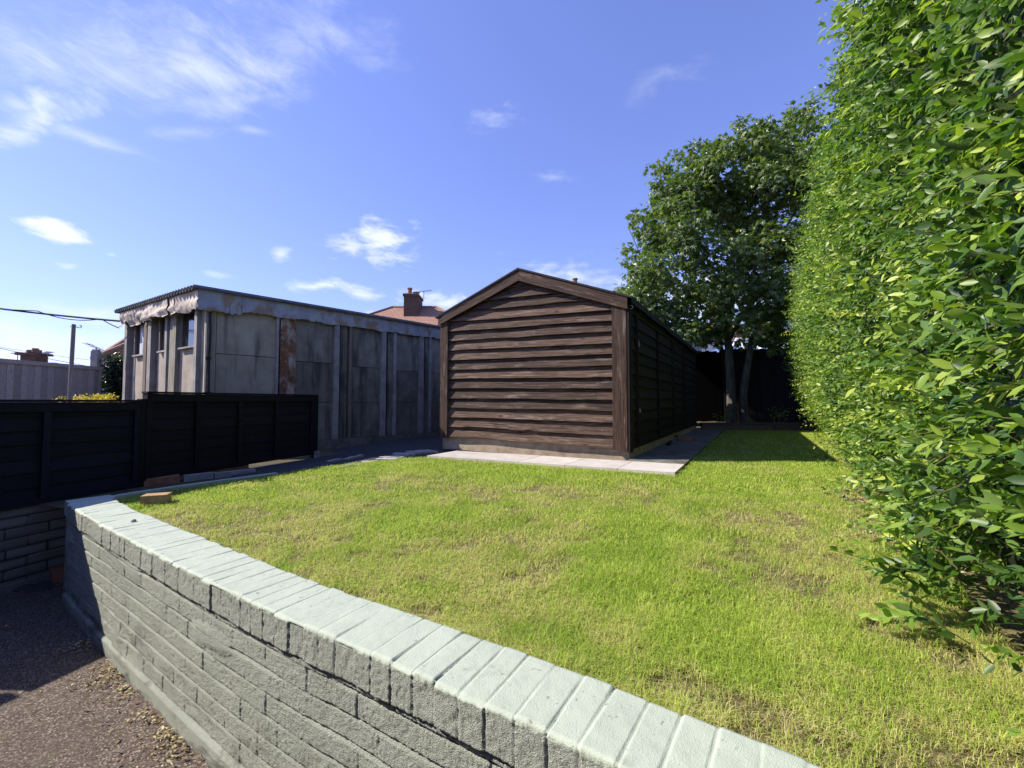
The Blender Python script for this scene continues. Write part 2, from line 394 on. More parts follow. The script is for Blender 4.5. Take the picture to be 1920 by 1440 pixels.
def shed_wood(name, cols, knots=True, streak=(.30, .24, .205)):
    m, t = new_mat(name); v = coord(t, 'UV')
    g = noise_n(t, v, 2.6, (1.0, 30, 1), 10, .68, .9)
    c = ramp(t, g, cols)
    k = mp_range(t, attr(t), 0, 1, .62, 1.4); cc = t.nodes.new('ShaderNodeCombineColor')
    for i in range(3): t.links.new(k, cc.inputs[i])
    c = mixc(t, 1., c, cc.outputs[0], 'MULTIPLY')
    c = mixc(t, mp_range(t, noise_n(t, v, 1.6, (1.4, 9, 1), 7, .65, .2, (7, 3, 0)), .55, .70, 0, .5), c, streak)
    c = mixc(t, mp_range(t, noise_n(t, v, 3, (1.2, 4, 1), 5, .6, 0, (2, 9, 0)), .6, .75, 0, .5), c, (.035, .022, .019))
    if knots:
        vo = t.nodes.new('ShaderNodeTexVoronoi'); vo.inputs['Scale'].default_value = 2.6; mp = t.nodes.new('ShaderNodeMapping')
        mp.inputs['Scale'].default_value = (1, 2.2, 1); t.links.new(v, mp.inputs[0]); t.links.new(mp.outputs[0], vo.inputs['Vector'])
        c = mixc(t, mp_range(t, vo.outputs['Distance'], .06, .13, .85, 0), c, (.028, .018, .014))
        nl = t.nodes.new('ShaderNodeTexVoronoi'); nl.inputs['Scale'].default_value = 9; t.links.new(v, nl.inputs['Vector'])
        c = mixc(t, mp_range(t, nl.outputs['Distance'], .045, .06, .55, 0), c, (.34, .30, .27))
    finish(t, c, .8, (mathn(t, 'ADD', g, noise_n(t, v, 5, (1, 40, 1), 5)), .6, .006), .25); return m
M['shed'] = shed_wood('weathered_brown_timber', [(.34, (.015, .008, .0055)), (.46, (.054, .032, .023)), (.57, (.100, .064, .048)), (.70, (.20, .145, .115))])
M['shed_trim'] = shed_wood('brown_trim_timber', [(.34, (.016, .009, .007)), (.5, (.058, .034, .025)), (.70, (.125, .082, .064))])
M['shed_side'] = shed_wood('shade_darkened_brown_timber', [(.25, (.009, .007, .006)), (.5, (.018, .014, .012)), (.78, (.034, .027, .023))], False, (.034, .028, .024))  # side boards: shade painted in as a much darker copy of the brown
M['felt'] = pm('roofing_felt', [(.3, (.02, .02, .021)), (.7, (.055, .053, .052))], 30, rnd=.1)
M['plinth'] = pm('sandy_concrete', [(.25, (.25, .19, .125)), (.5, (.40, .32, .23)), (.8, (.52, .44, .33))], 7, rnd=.08, bump=.5,
                 stains=[((.14, .105, .07), 5, (1, 1, 3), .58, .7, .6), ((.45, .30, .20), 3, (1, 1, 1), .6, .7, .4)])
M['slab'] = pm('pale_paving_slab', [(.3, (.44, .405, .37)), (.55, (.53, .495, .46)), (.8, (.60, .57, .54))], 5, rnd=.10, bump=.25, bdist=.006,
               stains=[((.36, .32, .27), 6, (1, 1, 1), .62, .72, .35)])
M['slab_shade'] = pm('shade_darkened_paving_slab', [(.3, (.10, .095, .085)), (.55, (.15, .14, .125)), (.8, (.22, .205, .18))], 6, rnd=.2, bump=.4, bdist=.006,  # shade beside the shed put into a darker slab colour, plus random stains
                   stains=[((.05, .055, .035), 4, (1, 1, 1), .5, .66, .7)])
M['tarmac'] = pm('dark_tarmac', [(.3, (.035, .035, .038)), (.7, (.085, .083, .086))], 60, rnd=0, bump=.8, bdist=.01,
                 stains=[((.10, .10, .10), 2.5, (1, 1, 1), .6, .72, .6)])
M['mortar'] = pm('pale_mortar', [(.3, (.27, .27, .26)), (.7, (.46, .45, .43))], 20, rnd=.15, bump=.7)
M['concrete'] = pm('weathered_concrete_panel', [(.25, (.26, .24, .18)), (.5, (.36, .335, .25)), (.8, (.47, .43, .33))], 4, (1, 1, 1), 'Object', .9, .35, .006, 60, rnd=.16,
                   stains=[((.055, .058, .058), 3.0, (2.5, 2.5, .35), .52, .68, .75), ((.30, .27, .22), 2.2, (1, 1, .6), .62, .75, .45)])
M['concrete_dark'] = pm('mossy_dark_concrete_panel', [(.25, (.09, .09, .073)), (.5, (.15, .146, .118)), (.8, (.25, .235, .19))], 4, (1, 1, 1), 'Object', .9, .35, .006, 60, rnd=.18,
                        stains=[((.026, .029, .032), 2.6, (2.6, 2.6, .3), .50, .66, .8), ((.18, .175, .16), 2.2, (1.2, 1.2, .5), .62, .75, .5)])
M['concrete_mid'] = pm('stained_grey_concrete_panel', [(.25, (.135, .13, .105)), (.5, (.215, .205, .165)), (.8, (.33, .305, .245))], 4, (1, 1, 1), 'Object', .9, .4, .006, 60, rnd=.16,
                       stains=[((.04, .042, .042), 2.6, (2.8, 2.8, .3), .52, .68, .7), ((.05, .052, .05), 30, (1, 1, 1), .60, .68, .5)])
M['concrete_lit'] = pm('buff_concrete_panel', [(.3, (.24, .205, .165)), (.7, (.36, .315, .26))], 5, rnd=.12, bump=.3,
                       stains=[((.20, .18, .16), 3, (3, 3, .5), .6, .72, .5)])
M['fin'] = pm('painted_grey_concrete_rib', [(.3, (.20, .19, .18)), (.7, (.33, .31, .295))], 6, rnd=.14, bump=.3,
              stains=[((.12, .12, .125), 4, (3, 3, .5), .58, .7, .5)])
M['rib_brown'] = pm('weathered_timber_post', [(.3, (.10, .075, .058)), (.7, (.22, .175, .14))], 5, (6, 6, .6), rnd=.15, bump=.5)
M['lichen_timber'] = pm('lichen_grown_timber_post', [(.3, (.15, .14, .115)), (.7, (.34, .325, .28))], 7, (4, 4, .6), rnd=.15, bump=.6,
                        stains=[((.26, .24, .10), 5, (2, 2, .5), .56, .68, .6)])
M['flake'] = pm('flaking_brown_paint_strip', [(.35, (.085, .042, .026)), (.5, (.20, .115, .07)), (.6, (.34, .29, .235)), (.8, (.42, .37, .31))], 6, (1.4, 1.4, .8), rnd=.05, bump=.8,
                stains=[((.20, .085, .035), 5, (1, 1, 1), .55, .62, .8), ((.35, .32, .28), 11, (1, 1, 2), .58, .63, .7)])
M['lead'] = pm('grey_felt_fascia', [(.3, (.22, .23, .25)), (.55, (.32, .335, .36)), (.8, (.44, .45, .47))], 5, (1, 1, .7), rnd=.1, bump=.5, spec=.4, rough=.65,
               stains=[((.25, .16, .085), 3, (1.2, 1.2, 1.0), .52, .60, .8), ((.045, .04, .04), 7, (3, 3, .6), .62, .69, .7)])
M['cream_felt'] = pm('torn_cream_fascia_sheet', [(.3, (.30, .255, .215)), (.55, (.50, .44, .38)), (.8, (.66, .60, .54))], 7, rnd=.1, bump=.7, bdist=.012,
                     stains=[((.33, .17, .06), 4, (1, 1, 1), .63, .70, .6), ((.08, .07, .065), 6, (1, 1, .6), .62, .7, .7)])
M['corrugated'] = pm('grey_corrugated_sheet', [(.3, (.085, .085, .09)), (.7, (.17, .165, .165))], 6, rnd=.1)
def glass(name, col, rough=.06):
    m, t = new_mat(name)
    c = ramp(t, noise_n(t, coord(t), 6, (1, 1, .5), 5), [(.4, col), (.8, tuple(min(1, x * 2.2 + .012) for x in col))])
    p = finish(t, c, rough, None, .9); p.inputs['IOR'].default_value = 1.6; return m
M['glass'] = glass('dusty_window_glass', (.012, .013, .016))
M['net'] = pm('faded_net_curtain', [(.3, (.25, .27, .32)), (.7, (.5, .54, .6))], 6, (3, 3, .5), rnd=.1)
M['darkmetal'] = pm('black_iron', [(.3, (.012, .012, .013)), (.7, (.03, .028, .027))], 12, rnd=.1, rough=.6)
M['grey_fence'] = pm('silvered_fence_boards', [(.3, (.20, .165, .15)), (.55, (.31, .265, .24)), (.8, (.42, .37, .33))], 3, (3, 30, 1), 'UV', .85, .5, .005, rnd=.25,
                     stains=[((.05, .046, .05), 3, (1.5, 6, 1), .6, .7, .6)])
M['concrete_post'] = pm('concrete_fence_post', [(.3, (.20, .18, .165)), (.7, (.33, .305, .28))], 9, rnd=.1)
M['galv'] = pm('dull_steel_pole', [(.3, (.13, .12, .115)), (.7, (.25, .235, .225))], 8, (4, 4, .6), rnd=.1, rough=.6)
M['tile'] = None
def tile_mat(name, a, b, c_):
    m, t = new_mat(name); v = coord(t, 'UV')
    br = t.nodes.new('ShaderNodeTexBrick'); t.links.new(v, br.inputs['Vector']); br.inputs['Scale'].default_value = 1
    br.inputs['Brick Width'].default_value = .33; br.inputs['Row Height'].default_value = .3; br.inputs['Mortar Size'].default_value = .022
    br.inputs['Color1'].default_value = (*a, 1); br.inputs['Color2'].default_value = (*b, 1); br.inputs['Mortar'].default_value = (a[0] * .4, a[1] * .4, a[2] * .4, 1)
    c = mixc(t, mp_range(t, noise_n(t, v, 1.3), .45, .65, 0, .7), br.outputs['Color'], c_)
    c = mixc(t, mp_range(t, noise_n(t, v, 2.6, (1, 1, 1), 5, .6, 0, (4, 4, 0)), .58, .68, 0, .6), c, (.32, .26, .09))
    finish(t, c, .85, (br.outputs['Fac'], -.6, .03)); return m
M['tile'] = tile_mat('red_roof_tiles', (.38, .205, .145), (.32, .165, .12), (.30, .19, .15))
M['house_brick'] = brick_mat('dark_house_brick', (.085, .042, .03), (.13, .06, .04), (.16, .14, .12))
M['brick_red'] = pm('red_clay_brick', [(.3, (.24, .10, .06)), (.7, (.40, .20, .12))], 14, rnd=.2, bump=.7)
M['brick_buff'] = pm('orange_buff_brick', [(.3, (.36, .22, .11)), (.7, (.52, .36, .2))], 14, rnd=.15, bump=.7)
M['render_white'] = pm('white_render', [(.3, (.66, .66, .64)), (.7, (.78, .78, .77))], 3, rnd=.04, bump=.2)
M['upvc'] = pm('white_plastic_frame', [(.3, (.72, .73, .74)), (.7, (.8, .8, .8))], 3, rnd=.03, bump=.05, rough=.4)
M['blue_glass'] = glass('blue_conservatory_glazing', (.10, .20, .42), .12)
M['terracotta'] = pm('terracotta_pot', [(.3, (.16, .085, .055)), (.7, (.28, .15, .09))], 9, rnd=.1)
M['bark'] = pm('grey_sycamore_bark', [(.3, (.045, .042, .036)), (.6, (.10, .095, .08)), (.85, (.17, .165, .14))], 7, (1, 1, .5), rnd=.1, bump=.7, bdist=.02)
M['twig'] = pm('hedge_twig', [(.3, (.06, .06, .025)), (.7, (.13, .125, .05))], 20, rnd=.2)
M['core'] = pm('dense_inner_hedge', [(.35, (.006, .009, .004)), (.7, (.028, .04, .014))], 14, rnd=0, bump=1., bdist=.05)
M['backfence'] = pm('shade_black_back_fence', [(.3, (.004, .0038, .0036)), (.7, (.010, .009, .0085))], 3, (30, 3, 1), 'UV', .85, .4, .004, rnd=.3)  # deep shade at the garden's end is put into this near-black
M['paling'] = pm('shade_black_paling', [(.3, (.0015, .0014, .0014)), (.7, (.004, .0036, .0035))], 3, (30, 3, 1), 'UV', .95, .3, .004, rnd=.3, spec=.05)  # darker copy of the back fence, painted-in shade where the sun still reaches
M['sleeper'] = pm('old_timber_sleeper', [(.3, (.075, .06, .042)), (.7, (.16, .13, .09))], 3, (2, 24, 1), 'UV', .85, .5, .005, rnd=.2)
M['board_brown'] = pm('rough_brown_board', [(.3, (.10, .05, .025)), (.7, (.26, .14, .07))], 3, (3, 26, 1), 'UV', .85, .6, .005, rnd=.2)
M['cable'] = pm('black_cable', [(.3, (.015, .015, .016)), (.7, (.03, .03, .03))], 9, rnd=0)
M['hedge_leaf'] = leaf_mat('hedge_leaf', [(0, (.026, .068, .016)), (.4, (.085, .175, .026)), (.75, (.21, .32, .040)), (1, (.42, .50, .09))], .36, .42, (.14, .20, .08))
M['tree_leaf'] = leaf_mat('sycamore_leaf', [(0, (.055, .10, .022)), (.5, (.115, .18, .034)), (.85, (.19, .255, .05)), (1, (.30, .34, .08))], .32, .34, (.17, .21, .12))
M['ivy_leaf'] = leaf_mat('dark_evergreen_leaf', [(0, (.008, .018, .007)), (.7, (.022, .042, .012)), (1, (.11, .12, .035))], .15, .35, (.03, .045, .02))
M['gold_leaf'] = leaf_mat('golden_leaf', [(0, (.30, .24, .015)), (.6, (.55, .42, .03)), (1, (.65, .52, .08))], .3, .5, (.5, .42, .1))
M['litter'] = leaf_mat('dry_leaf', [(0, (.14, .075, .035)), (.4, (.27, .2, .09)), (.75, (.42, .38, .2)), (1, (.50, .48, .30))], .15, .7, (.4, .36, .24))
def grass_mat():
    m, t = new_mat('lawn_grass')
    gcol = ramp(t, attr(t), [(0, (.12, .28, .02)), (.5, (.37, .54, .042)), (1, (.66, .74, .16))])
    scol = ramp(t, attr(t), [(0, (.40, .32, .13)), (.5, (.60, .52, .24)), (1, (.76, .70, .42))])
    c = mixc(t, attr(t, 'dry'), gcol, scol)
    p = t.nodes.new('ShaderNodeBsdfPrincipled'); t.links.new(c, p.inputs['Base Color']); p.inputs['Roughness'].default_value = .55
    p.inputs['Specular IOR Level'].default_value = .3
    tr = t.nodes.new('ShaderNodeBsdfTranslucent'); t.links.new(mixc(t, 1., c, (1.2, 1.25, .6), 'MULTIPLY'), tr.inputs[0])
    g = t.nodes.new('ShaderNodeNewGeometry'); vm = t.nodes.new('ShaderNodeMix'); vm.data_type = 'VECTOR'; vm.inputs[0].default_value = .72
    t.links.new(g.outputs['Normal'], vm.inputs[4]); vm.inputs[5].default_value = (0, 0, 1)      # soft, mat-like shading of a dense sward
    t.links.new(vm.outputs[1], p.inputs['Normal'])
    mx = t.nodes.new('ShaderNodeMixShader'); mx.inputs[0].default_value = .36
    t.links.new(p.outputs[0], mx.inputs[1]); t.links.new(tr.outputs[0], mx.inputs[2])
    o = t.nodes.new('ShaderNodeOutputMaterial'); t.links.new(mx.outputs[0], o.inputs[0]); return m
M['grass'] = grass_mat()

# ================================================================== layout numbers
PZ = -0.61                                            # patio level; the lawn is z = 0
FA = Vector((-3.62, 3.04, 0)); FD = Vector((.911, 2.78, 0)).normalized()      # line of the black fence
FR = Vector((FD.y, -FD.x, 0))                         # towards the lawn
# retaining wall: plan curve of the outer top edge
WPX = [(-3.46, 3.20), (-2.99, 2.875), (-2.60, 2.60), (-2.21, 2.34), (-1.65, 1.975), (-1.346, 1.775), (-1.15, 1.65), (-.871, 1.475), (-.636, 1.335), (-.475, 1.247),
       (-.303, 1.145), (-.128, 1.040), (.01, .960), (.10, .905), (.205, .835), (.50, .63), (.95, .30), (1.6, -.2)]
def resample(P, step, it=3):
    P = np.array(P, float)
    for _ in range(it):                               # Chaikin
        Q = [P[0]]
        for a, b in zip(P[:-1], P[1:]): Q += [a * .75 + b * .25, a * .25 + b * .75]
        P = np.array(Q + [P[-1]])
    d = np.r_[0, np.cumsum(np.linalg.norm(np.diff(P, axis=0), axis=1))]
    s = np.arange(0, d[-1], step)
    return np.c_[np.interp(s, d, P[:, 0]), np.interp(s, d, P[:, 1])], s
WSTEP = .0035
WC, WS = resample(WPX[1:], WSTEP)
wi = lambda s_: int(s_ / WSTEP)
WT = unit(np.gradient(WC, axis=0)); WN = np.c_[-WT[:, 1], WT[:, 0]]           # WN points into the lawn
if WN[len(WN) // 2].dot((0.5, .8)) < 0: WN = -WN
k_ = np.ones(61) / 61
WN = unit(np.c_[np.convolve(np.pad(WN[:, 0], 30, 'edge'), k_, 'valid'), np.convolve(np.pad(WN[:, 1], 30, 'edge'), k_, 'valid')])
WIN = WC + WN * .215                                  # inner edge of the coping

# ------------------------------------------------------------------ ground, patio
hole = [FA - FD * 2.35, FA + FD * .16] + [Vector((p[0], p[1], 0)) for p in (WC + WN * .10)[::wi(.2)]] + [Vector((4.2, -2.2, 0)), Vector((3.0, -4.4, 0)), Vector((-4.5, .4, 0))]
outer = [Vector(p) for p in ((-900, -900, 0), (900, -900, 0), (900, 900, 0), (-900, 900, 0))]
tri = geometry.tessellate_polygon([outer, hole]); allp = outer + hole
mb = MB()
for t_ in tri:
    q = [Vector((allp[i].x, allp[i].y, -.03)) for i in t_]
    if (q[1] - q[0]).cross(q[2] - q[0]).z < 0: q = q[::-1]
    mb.face(q)
tag(mb.build('ground', M['ground']), kind='structure')
mb = MB(); mb.face([(-6, -6, PZ), (6, -6, PZ), (6, 4.2, PZ), (-6, 4.2, PZ)])
tag(mb.build('patio', M['patio']), kind='structure')

# lawn outline
SBL, SBR = gp(830, 840, .04), gp(1180, 860, .04)       # shed plinth corners
SE = (SBR - SBL); SW = SE.length; SE = SE.normalized(); SDV = Vector((.503, .864, 0)).normalized()
SLR, SLL = gp(1266, 886, .04), gp(800, 854, .04)       # slab row front edge
HB0, HB1 = Vector((7.85, 10.4, 0)), Vector((1.30, 1.02, 0))
LEFT = [gp(u, v) for u, v in ((240, 929), (330, 917), (430, 903), (520, 893), (600, 879), (690, 869), (745, 861))]
PATHFAR = gp(1340, 807, .04)
lawn = [Vector((p[0], p[1], 0)) for p in WIN[wi(.05)::wi(.3)] if p[0] < .9] + [Vector((1.1, .62, 0)), HB1, HB0, Vector((5.0, 10.45, 0)), PATHFAR, SLR, SLL] + LEFT[::-1]
mb = MB(); tri = geometry.tessellate_polygon([[Vector((p.x, p.y, 0)) for p in lawn]])
for t_ in tri:
    q = [Vector((lawn[i].x, lawn[i].y, 0)) for i in t_]
    if (q[1] - q[0]).cross(q[2] - q[0]).z < 0: q = q[::-1]
    mb.face(q)
# earth strip under the hedge
mb.face([(HB1.x, HB1.y, .0), (3.4, .6, .0), (9.6, 10.2, .0), (HB0.x, HB0.y, .0)])
tag(mb.build('lawn', M['soil']), kind='structure')
LP = np.array([(p.x, p.y) for p in lawn])
def inside(P, poly):
    x, y = P[:, 0], P[:, 1]; r = np.zeros(len(P), bool); n = len(poly)
    for i in range(n):
        x1, y1 = poly[i]; x2, y2 = poly[(i + 1) % n]
        c = ((y1 > y) != (y2 > y)) & (x < (x2 - x1) * (y - y1) / (y2 - y1 + 1e-12) + x1)
        r ^= c
    return r

# ------------------------------------------------------------------ retaining wall (painted brick, soldier coping)
rw = thing('retaining_wall', (WC[wi(2)][0], WC[wi(2)][1], PZ), 'curved sage painted brick retaining wall with pale soldier coping along the lawn', 'wall')
def face_height(s, z):
    """relief of a painted brick face: s along, z up"""
    w = z + .012 * (fbm(s * 2.2, z * 2, 3, 5) - .5)
    row = np.floor((w - PZ - .075) / .075); zr = (w - PZ - .075) - row * .075
    L_ = .226; sh = np.where(row % 2 == 0, 0, L_ / 2) + _h(row, row * 0, 3) * .05
    ss = s + sh + .006 * (vn(s * 9, z * 9, 8) - .5); ib = np.floor(ss / L_); sr = ss - ib * L_
    dz = np.minimum(zr, .075 - zr); ds = np.minimum(sr, L_ - sr)
    fill = np.clip((fbm(s * 3.6, z * 7, 3, 21) - .47) * 6, 0, 1)
    fillv = np.clip((fbm(s * 4.6, z * 9, 3, 31) - .50) * 7, .0, 1)
    jh = np.exp(-(dz / .0036) ** 2) * .011 * (1 - .75 * fill)
    jv = np.exp(-(ds / .003) ** 2) * .0055 * (1 - fillv)
    per = (_h(ib, row, 9) - .5) * .0035 + (vn(s * 1.3, row * 7.7, 12) - .5) * .007
    edge = (vn(s * 130, z * 130, 3) - .5) * .0026 + (fbm(s * 40, z * 40, 3, 4) - .5) * .0018 + (RNG.random(np.shape(s)) - .5) * .0024
    smear = np.clip((fbm(s * 2.2 + 3, z * 6, 2, 44) - .66) * 14, 0, 1)
    h = per + edge * (1 - .8 * smear) - jh * (1 - .85 * smear) - jv * (1 - .9 * smear) + smear * .007
    base = np.clip((PZ + .075 - w) / .01, 0, 1)                    # rendered skirt at the foot
    return h * (1 - .75 * base) + base * .014 + edge * .4 * base
nz = 165; zz = np.linspace(-.052, PZ - .02, nz)
SS, ZZ = np.meshgrid(WS, zz, indexing='ij'); H = face_height(SS, ZZ)
bat = (-(ZZ + .05)) * .03 - .004
PX = WC[:, None, 0] - WN[:, None, 0] * (H - bat * 0); PY = WC[:, None, 1] - WN[:, None, 1] * (H - bat * 0)
def grid_obj(name, X, Y, Z, mat, parent, flip=False, mask=None):
    n, k = X.shape; V = np.c_[X.ravel(), Y.ravel(), Z.ravel()]
    i = np.arange(n * k).reshape(n, k)
    a, b, c, d = i[:-1, :-1].ravel(), i[1:, :-1].ravel(), i[1:, 1:].ravel(), i[:-1, 1:].ravel()
    T = np.r_[np.c_[a, b, c], np.c_[a, c, d]]
    if flip: T = T[:, ::-1]
    rn = np.full(len(T), .5)
    if mask is not None: q_ = mask[:-1, :-1].ravel(); rn = np.r_[q_, q_]
    return tri_mesh(name, V, T, rn, mat, parent, None, None, True)
grid_obj('brick_face', PX, PY, ZZ, M['wall_face'], rw, True)
# coping of bricks on edge
edges = [0.0]
while edges[-1] < WS[-1] + .1: edges.append(edges[-1] + random.uniform(.070, .080))
edges = np.array(edges); ib = np.searchsorted(edges, WS, 'right') - 1
dsj = np.minimum(WS - edges[ib], edges[np.minimum(ib + 1, len(edges) - 1)] - WS)
rr = RNG.random((len(edges) + 2, 4))
prof = [(.235, -.06, 'b'), (.222, -.02, 'b')] + [(w, 0., 't') for w in np.linspace(.212, .006, 36)] + [(.0, -.005, 't')] + [(0., -z, 'f') for z in np.linspace(.010, .108, 22)] + [(.02, -.112, 'f')]
CX = np.zeros((len(WS), len(prof))); CY = CX.copy(); CZ = CX.copy()
for j, (w, z, kd) in enumerate(prof):
    wig = (vn(WS * 30 + j * .0, np.full_like(WS, j * .06), 14) - .5) * .003
    jm = np.exp(-(np.abs(dsj + wig) / .0022) ** 2)
    dep = np.clip(.25 + 1.3 * (rr[ib, 2] - .25), .12, 1) * (.55 + .9 * vn(WS * 22, np.full_like(WS, w * 18 + z * 18), 33))
    g = jm * .0055 * dep
    rough = (fbm(WS * 34, np.full_like(WS, w * 34 + z * 34), 3, 77) - .5)
    if kd == 't':
        up = -g + (rr[ib, 0] - .5) * .003 + rough * .002 + (rr[ib, 1] - .5) * .006 * (w - .1) / .1
        ww = w + (rr[ib, 3] - .5) * .008 * (1 if w > .12 else .5)
        o = -ww; dz_ = up
    elif kd == 'f':
        out = -g * 1.1 + (rr[ib, 3] - .5) * .006 + rough * .004 + (vn(WS * 110, np.full_like(WS, z * 110), 6) - .5) * .003 + (RNG.random(len(WS)) - .5) * .002
        o = -w + out; dz_ = np.zeros_like(WS) - .004 * (vn(WS * 14, WS * 0, 9) - .5) * (z < -.1)
    else:
        o = np.full_like(WS, -w); dz_ = np.zeros_like(WS)
    CX[:, j] = WC[:, 0] - WN[:, 0] * (o + .010); CY[:, j] = WC[:, 1] - WN[:, 1] * (o + .010); CZ[:, j] = .05 + z + dz_
nt_top = sum(1 for p in prof if p[2] != 'f') + 2
grid_obj('coping', CX[:, :nt_top], CY[:, :nt_top], CZ[:, :nt_top], M['wall_top'], rw, True)
grid_obj('coping_face', CX[:, nt_top - 1:], CY[:, nt_top - 1:], CZ[:, nt_top - 1:], M['wall_face'], rw, True)
# wall end block at the far corner
e0 = Vector((WC[0][0], WC[0][1], 0)); n0 = Vector((WN[0][0], WN[0][1], 0)); t0 = Vector((WT[0][0], WT[0][1], 0))
Fe = Frame(e0, -t0, n0); mb = MB()
mb.box(Fe, (.002, .16), (0.003, .235), (.047 - .10, .046), rnd=.5); mb.build('end_brick', M['wall_top'], rw)
mb = MB(); mb.box(Fe, (.0, .15), (0.012, .20), (PZ - .01, -.054), rnd=.5); mb.build('end_return', M['wall_face'], rw)

# ------------------------------------------------------------------ low brick wall under the black fence
gw = thing('garden_wall', FA + Vector((0, 0, PZ)), 'low painted brick wall with its shade put into the colour under the black fence', 'wall')
sg = np.arange(-2.3, .42, .008); zg = np.linspace(-.035, PZ - .02, 72)
SG, ZG = np.meshgrid(sg, zg, indexing='ij')
rw_ = np.floor((ZG - PZ) / .0735); zr = (ZG - PZ) - rw_ * .0735; zr = np.minimum(zr, .0735 - zr)
s2 = SG + 20 + np.where(rw_ % 2 == 0, 0, .113) + .004 * vn(SG * 9, ZG * 9, 2); br_ = np.floor(s2 / .226); sr = s2 - br_ * .226; sr = np.minimum(sr, .226 - sr)
jm_ = np.clip(np.exp(-(zr / .0055) ** 2) + .7 * np.exp(-(sr / .005) ** 2), 0, 1)
HG = -.012 * jm_ + (_h(br_, rw_, 4) - .5) * .004 + (fbm(SG * 20, ZG * 20, 3, 8) - .5) * .004
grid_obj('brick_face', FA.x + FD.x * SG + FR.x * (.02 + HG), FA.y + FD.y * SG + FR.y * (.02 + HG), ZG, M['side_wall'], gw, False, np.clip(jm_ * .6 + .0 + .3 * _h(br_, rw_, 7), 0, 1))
Fw = Frame(FA, FD, FR); mb = MB(); mb.box(Fw, (-2.3, 2.6), (-.10, .0), (PZ, -.04), rnd=.2); mb.build('wall_core', M['side_wall'], gw)
mb = MB(); mb.box(Fw, (-2.3, .30), (.022, .07), (PZ - .02, PZ + .05), rnd=.3); mb.build('foot_haunch', M['side_wall'], gw)
b = Frame(gp(112, 1085, PZ), (.8, -.6)); mb = MB(); mb.box(b, (-.10, .10), (-.05, .05), (0, .075)); o = mb.build('brick', M['brick_red'], None, b.o)
tag(o, 'dark red brick lying in the shaded corner below the wall', 'brick')
mb = MB(); bb = gp(70, 1100, PZ)
for k in range(5):
    r_ = .05 + .03 * random.random(); c_ = bb + Vector((random.uniform(-.1, .1), random.uniform(-.05, .05), -.012))
    mb.grid([[c_ + Vector((math.cos(a) * r_ * q_ * 1.5, math.sin(a) * r_ * q_, .035 * (1 - q_ * q_))) for a in np.linspace(0, 2 * math.pi, 11)] for q_ in (0.01, .4, .75, 1)])
tag(mb.build('mortar_lump', M['tarmac'], None, bb), 'dark grey lump of spilt mortar at the foot of the shaded wall', 'rubble')

# ------------------------------------------------------------------ black fence panels
def fence_panel(a0, a1, z0, z1, label, mat, battens, post_end=True):
    root = thing('lap_fence', Fw(a0, 0, z0), label, 'fence', 'black lap panels along the boundary')
    mb = MB(); z = z0 + .03
    while z < z1 - .05:
        zt = min(z + .125, z1 - .03); n = 12; A = np.linspace(a0 + .03, a1 - .03, n); off = random.random() * 9
        wv_ = (fbm(A * 2, np.full(n, z * 30), 2, 6) - .5) * .014
        r_ = random.random()
        for i in range(n - 1):
            p = [Fw(A[i], .020, z + wv_[i]), Fw(A[i + 1], .020, z + wv_[i + 1]), Fw(A[i + 1], .006, zt + .02), Fw(A[i], .006, zt + .02)]
            mb.face(p[::-1], [(A[i] + off, zt), (A[i + 1] + off, zt), (A[i + 1] + off, z), (A[i] + off, z)], r_)
            mb.face([Fw(A[i], .020, z + wv_[i]), Fw(A[i + 1], .020, z + wv_[i + 1]), Fw(A[i + 1], .004, z + wv_[i + 1]), Fw(A[i], .004, z + wv_[i])], None, r_)
        z += .105
    mb.box(Fw, (a0 + .02, a1 - .02), (-.006, .0055), (z0 + .02, z1 - .02), 0, .3)
    mb.build('boards', mat, root)
    mb = MB()
    mb.box(Fw, (a0, a0 + .045), (-.02, .042), (z0, z1 - .002), 2); mb.box(Fw, (a1 - .045, a1), (-.02, .042), (z0, z1 - .002), 2)
    mb.box(Fw, (a0 + .046, a1 - .046), (.021, .040), (z1 - .075, z1 - .004), 0); mb.box(Fw, (a0 + .046, a1 - .046), (.021, .040), (z0, z0 + .04), 0)
    mb.build('frame', mat, root)
    for a in battens:
        mb = MB(); mb.box(Fw, (a - .022, a + .022), (.021, .045), (z0 + .041, z1 - .076), 2); mb.build('batten', mat, root)
    mb = MB(); mb.box(Fw, (a0 - .005, a1 + .005), (-.03, .052), (z1 - .002, z1 + .016), 0); mb.build('capping', mat, root)
    return root
tF = lambda u: on_line(FA + FR * .03, FD, u)
a1 = tF(264)
fence_panel(a1 - 1.83, a1, -.035, .735, 'lower black fence panel standing on the low painted brick wall', M['black_fence'], [tF(90), tF(90) - .61])
fence_panel(a1 - 3.45, a1 - 1.87, -.035, .735, 'black fence panel on the wall nearest the house', M['black_fence'], [a1 - 2.4, a1 - 3.0])
a2, a3 = tF(275), tF(588)
fence_panel(a2, a3, .02, .812, 'taller brown-black fence panel beside the lawn in front of the garage', M['black_edge'], [tF(372), tF(451), tF(519)])
def post(a, z0, z1, label, w=.05):
    mb = MB(); mb.box(Fw, (a - w / 2, a + w / 2), (-.03, .035), (z0, z1), 2)
    o = mb.build('fence_post', M['black_edge'], None, Fw(a, 0, z0)); tag(o, label, 'post', 'posts of the black fence'); return o
post(a1 + .028, -.25, .76, 'black fence post at the step between the two black panels', .04)
post(a3 + .05, -.10, .825, 'black fence post ending the taller panel by the garage', .075)
mb = MB(); mb.box(Fw, (a3 + .02, a3 + .085), (.0, .075), (-.11, .06), 2); tag(mb.build('post_stub', M['fin'], None, Fw(a3 + .05, .04, -.11)), 'short grey concrete stub at the foot of the end fence post', 'post')
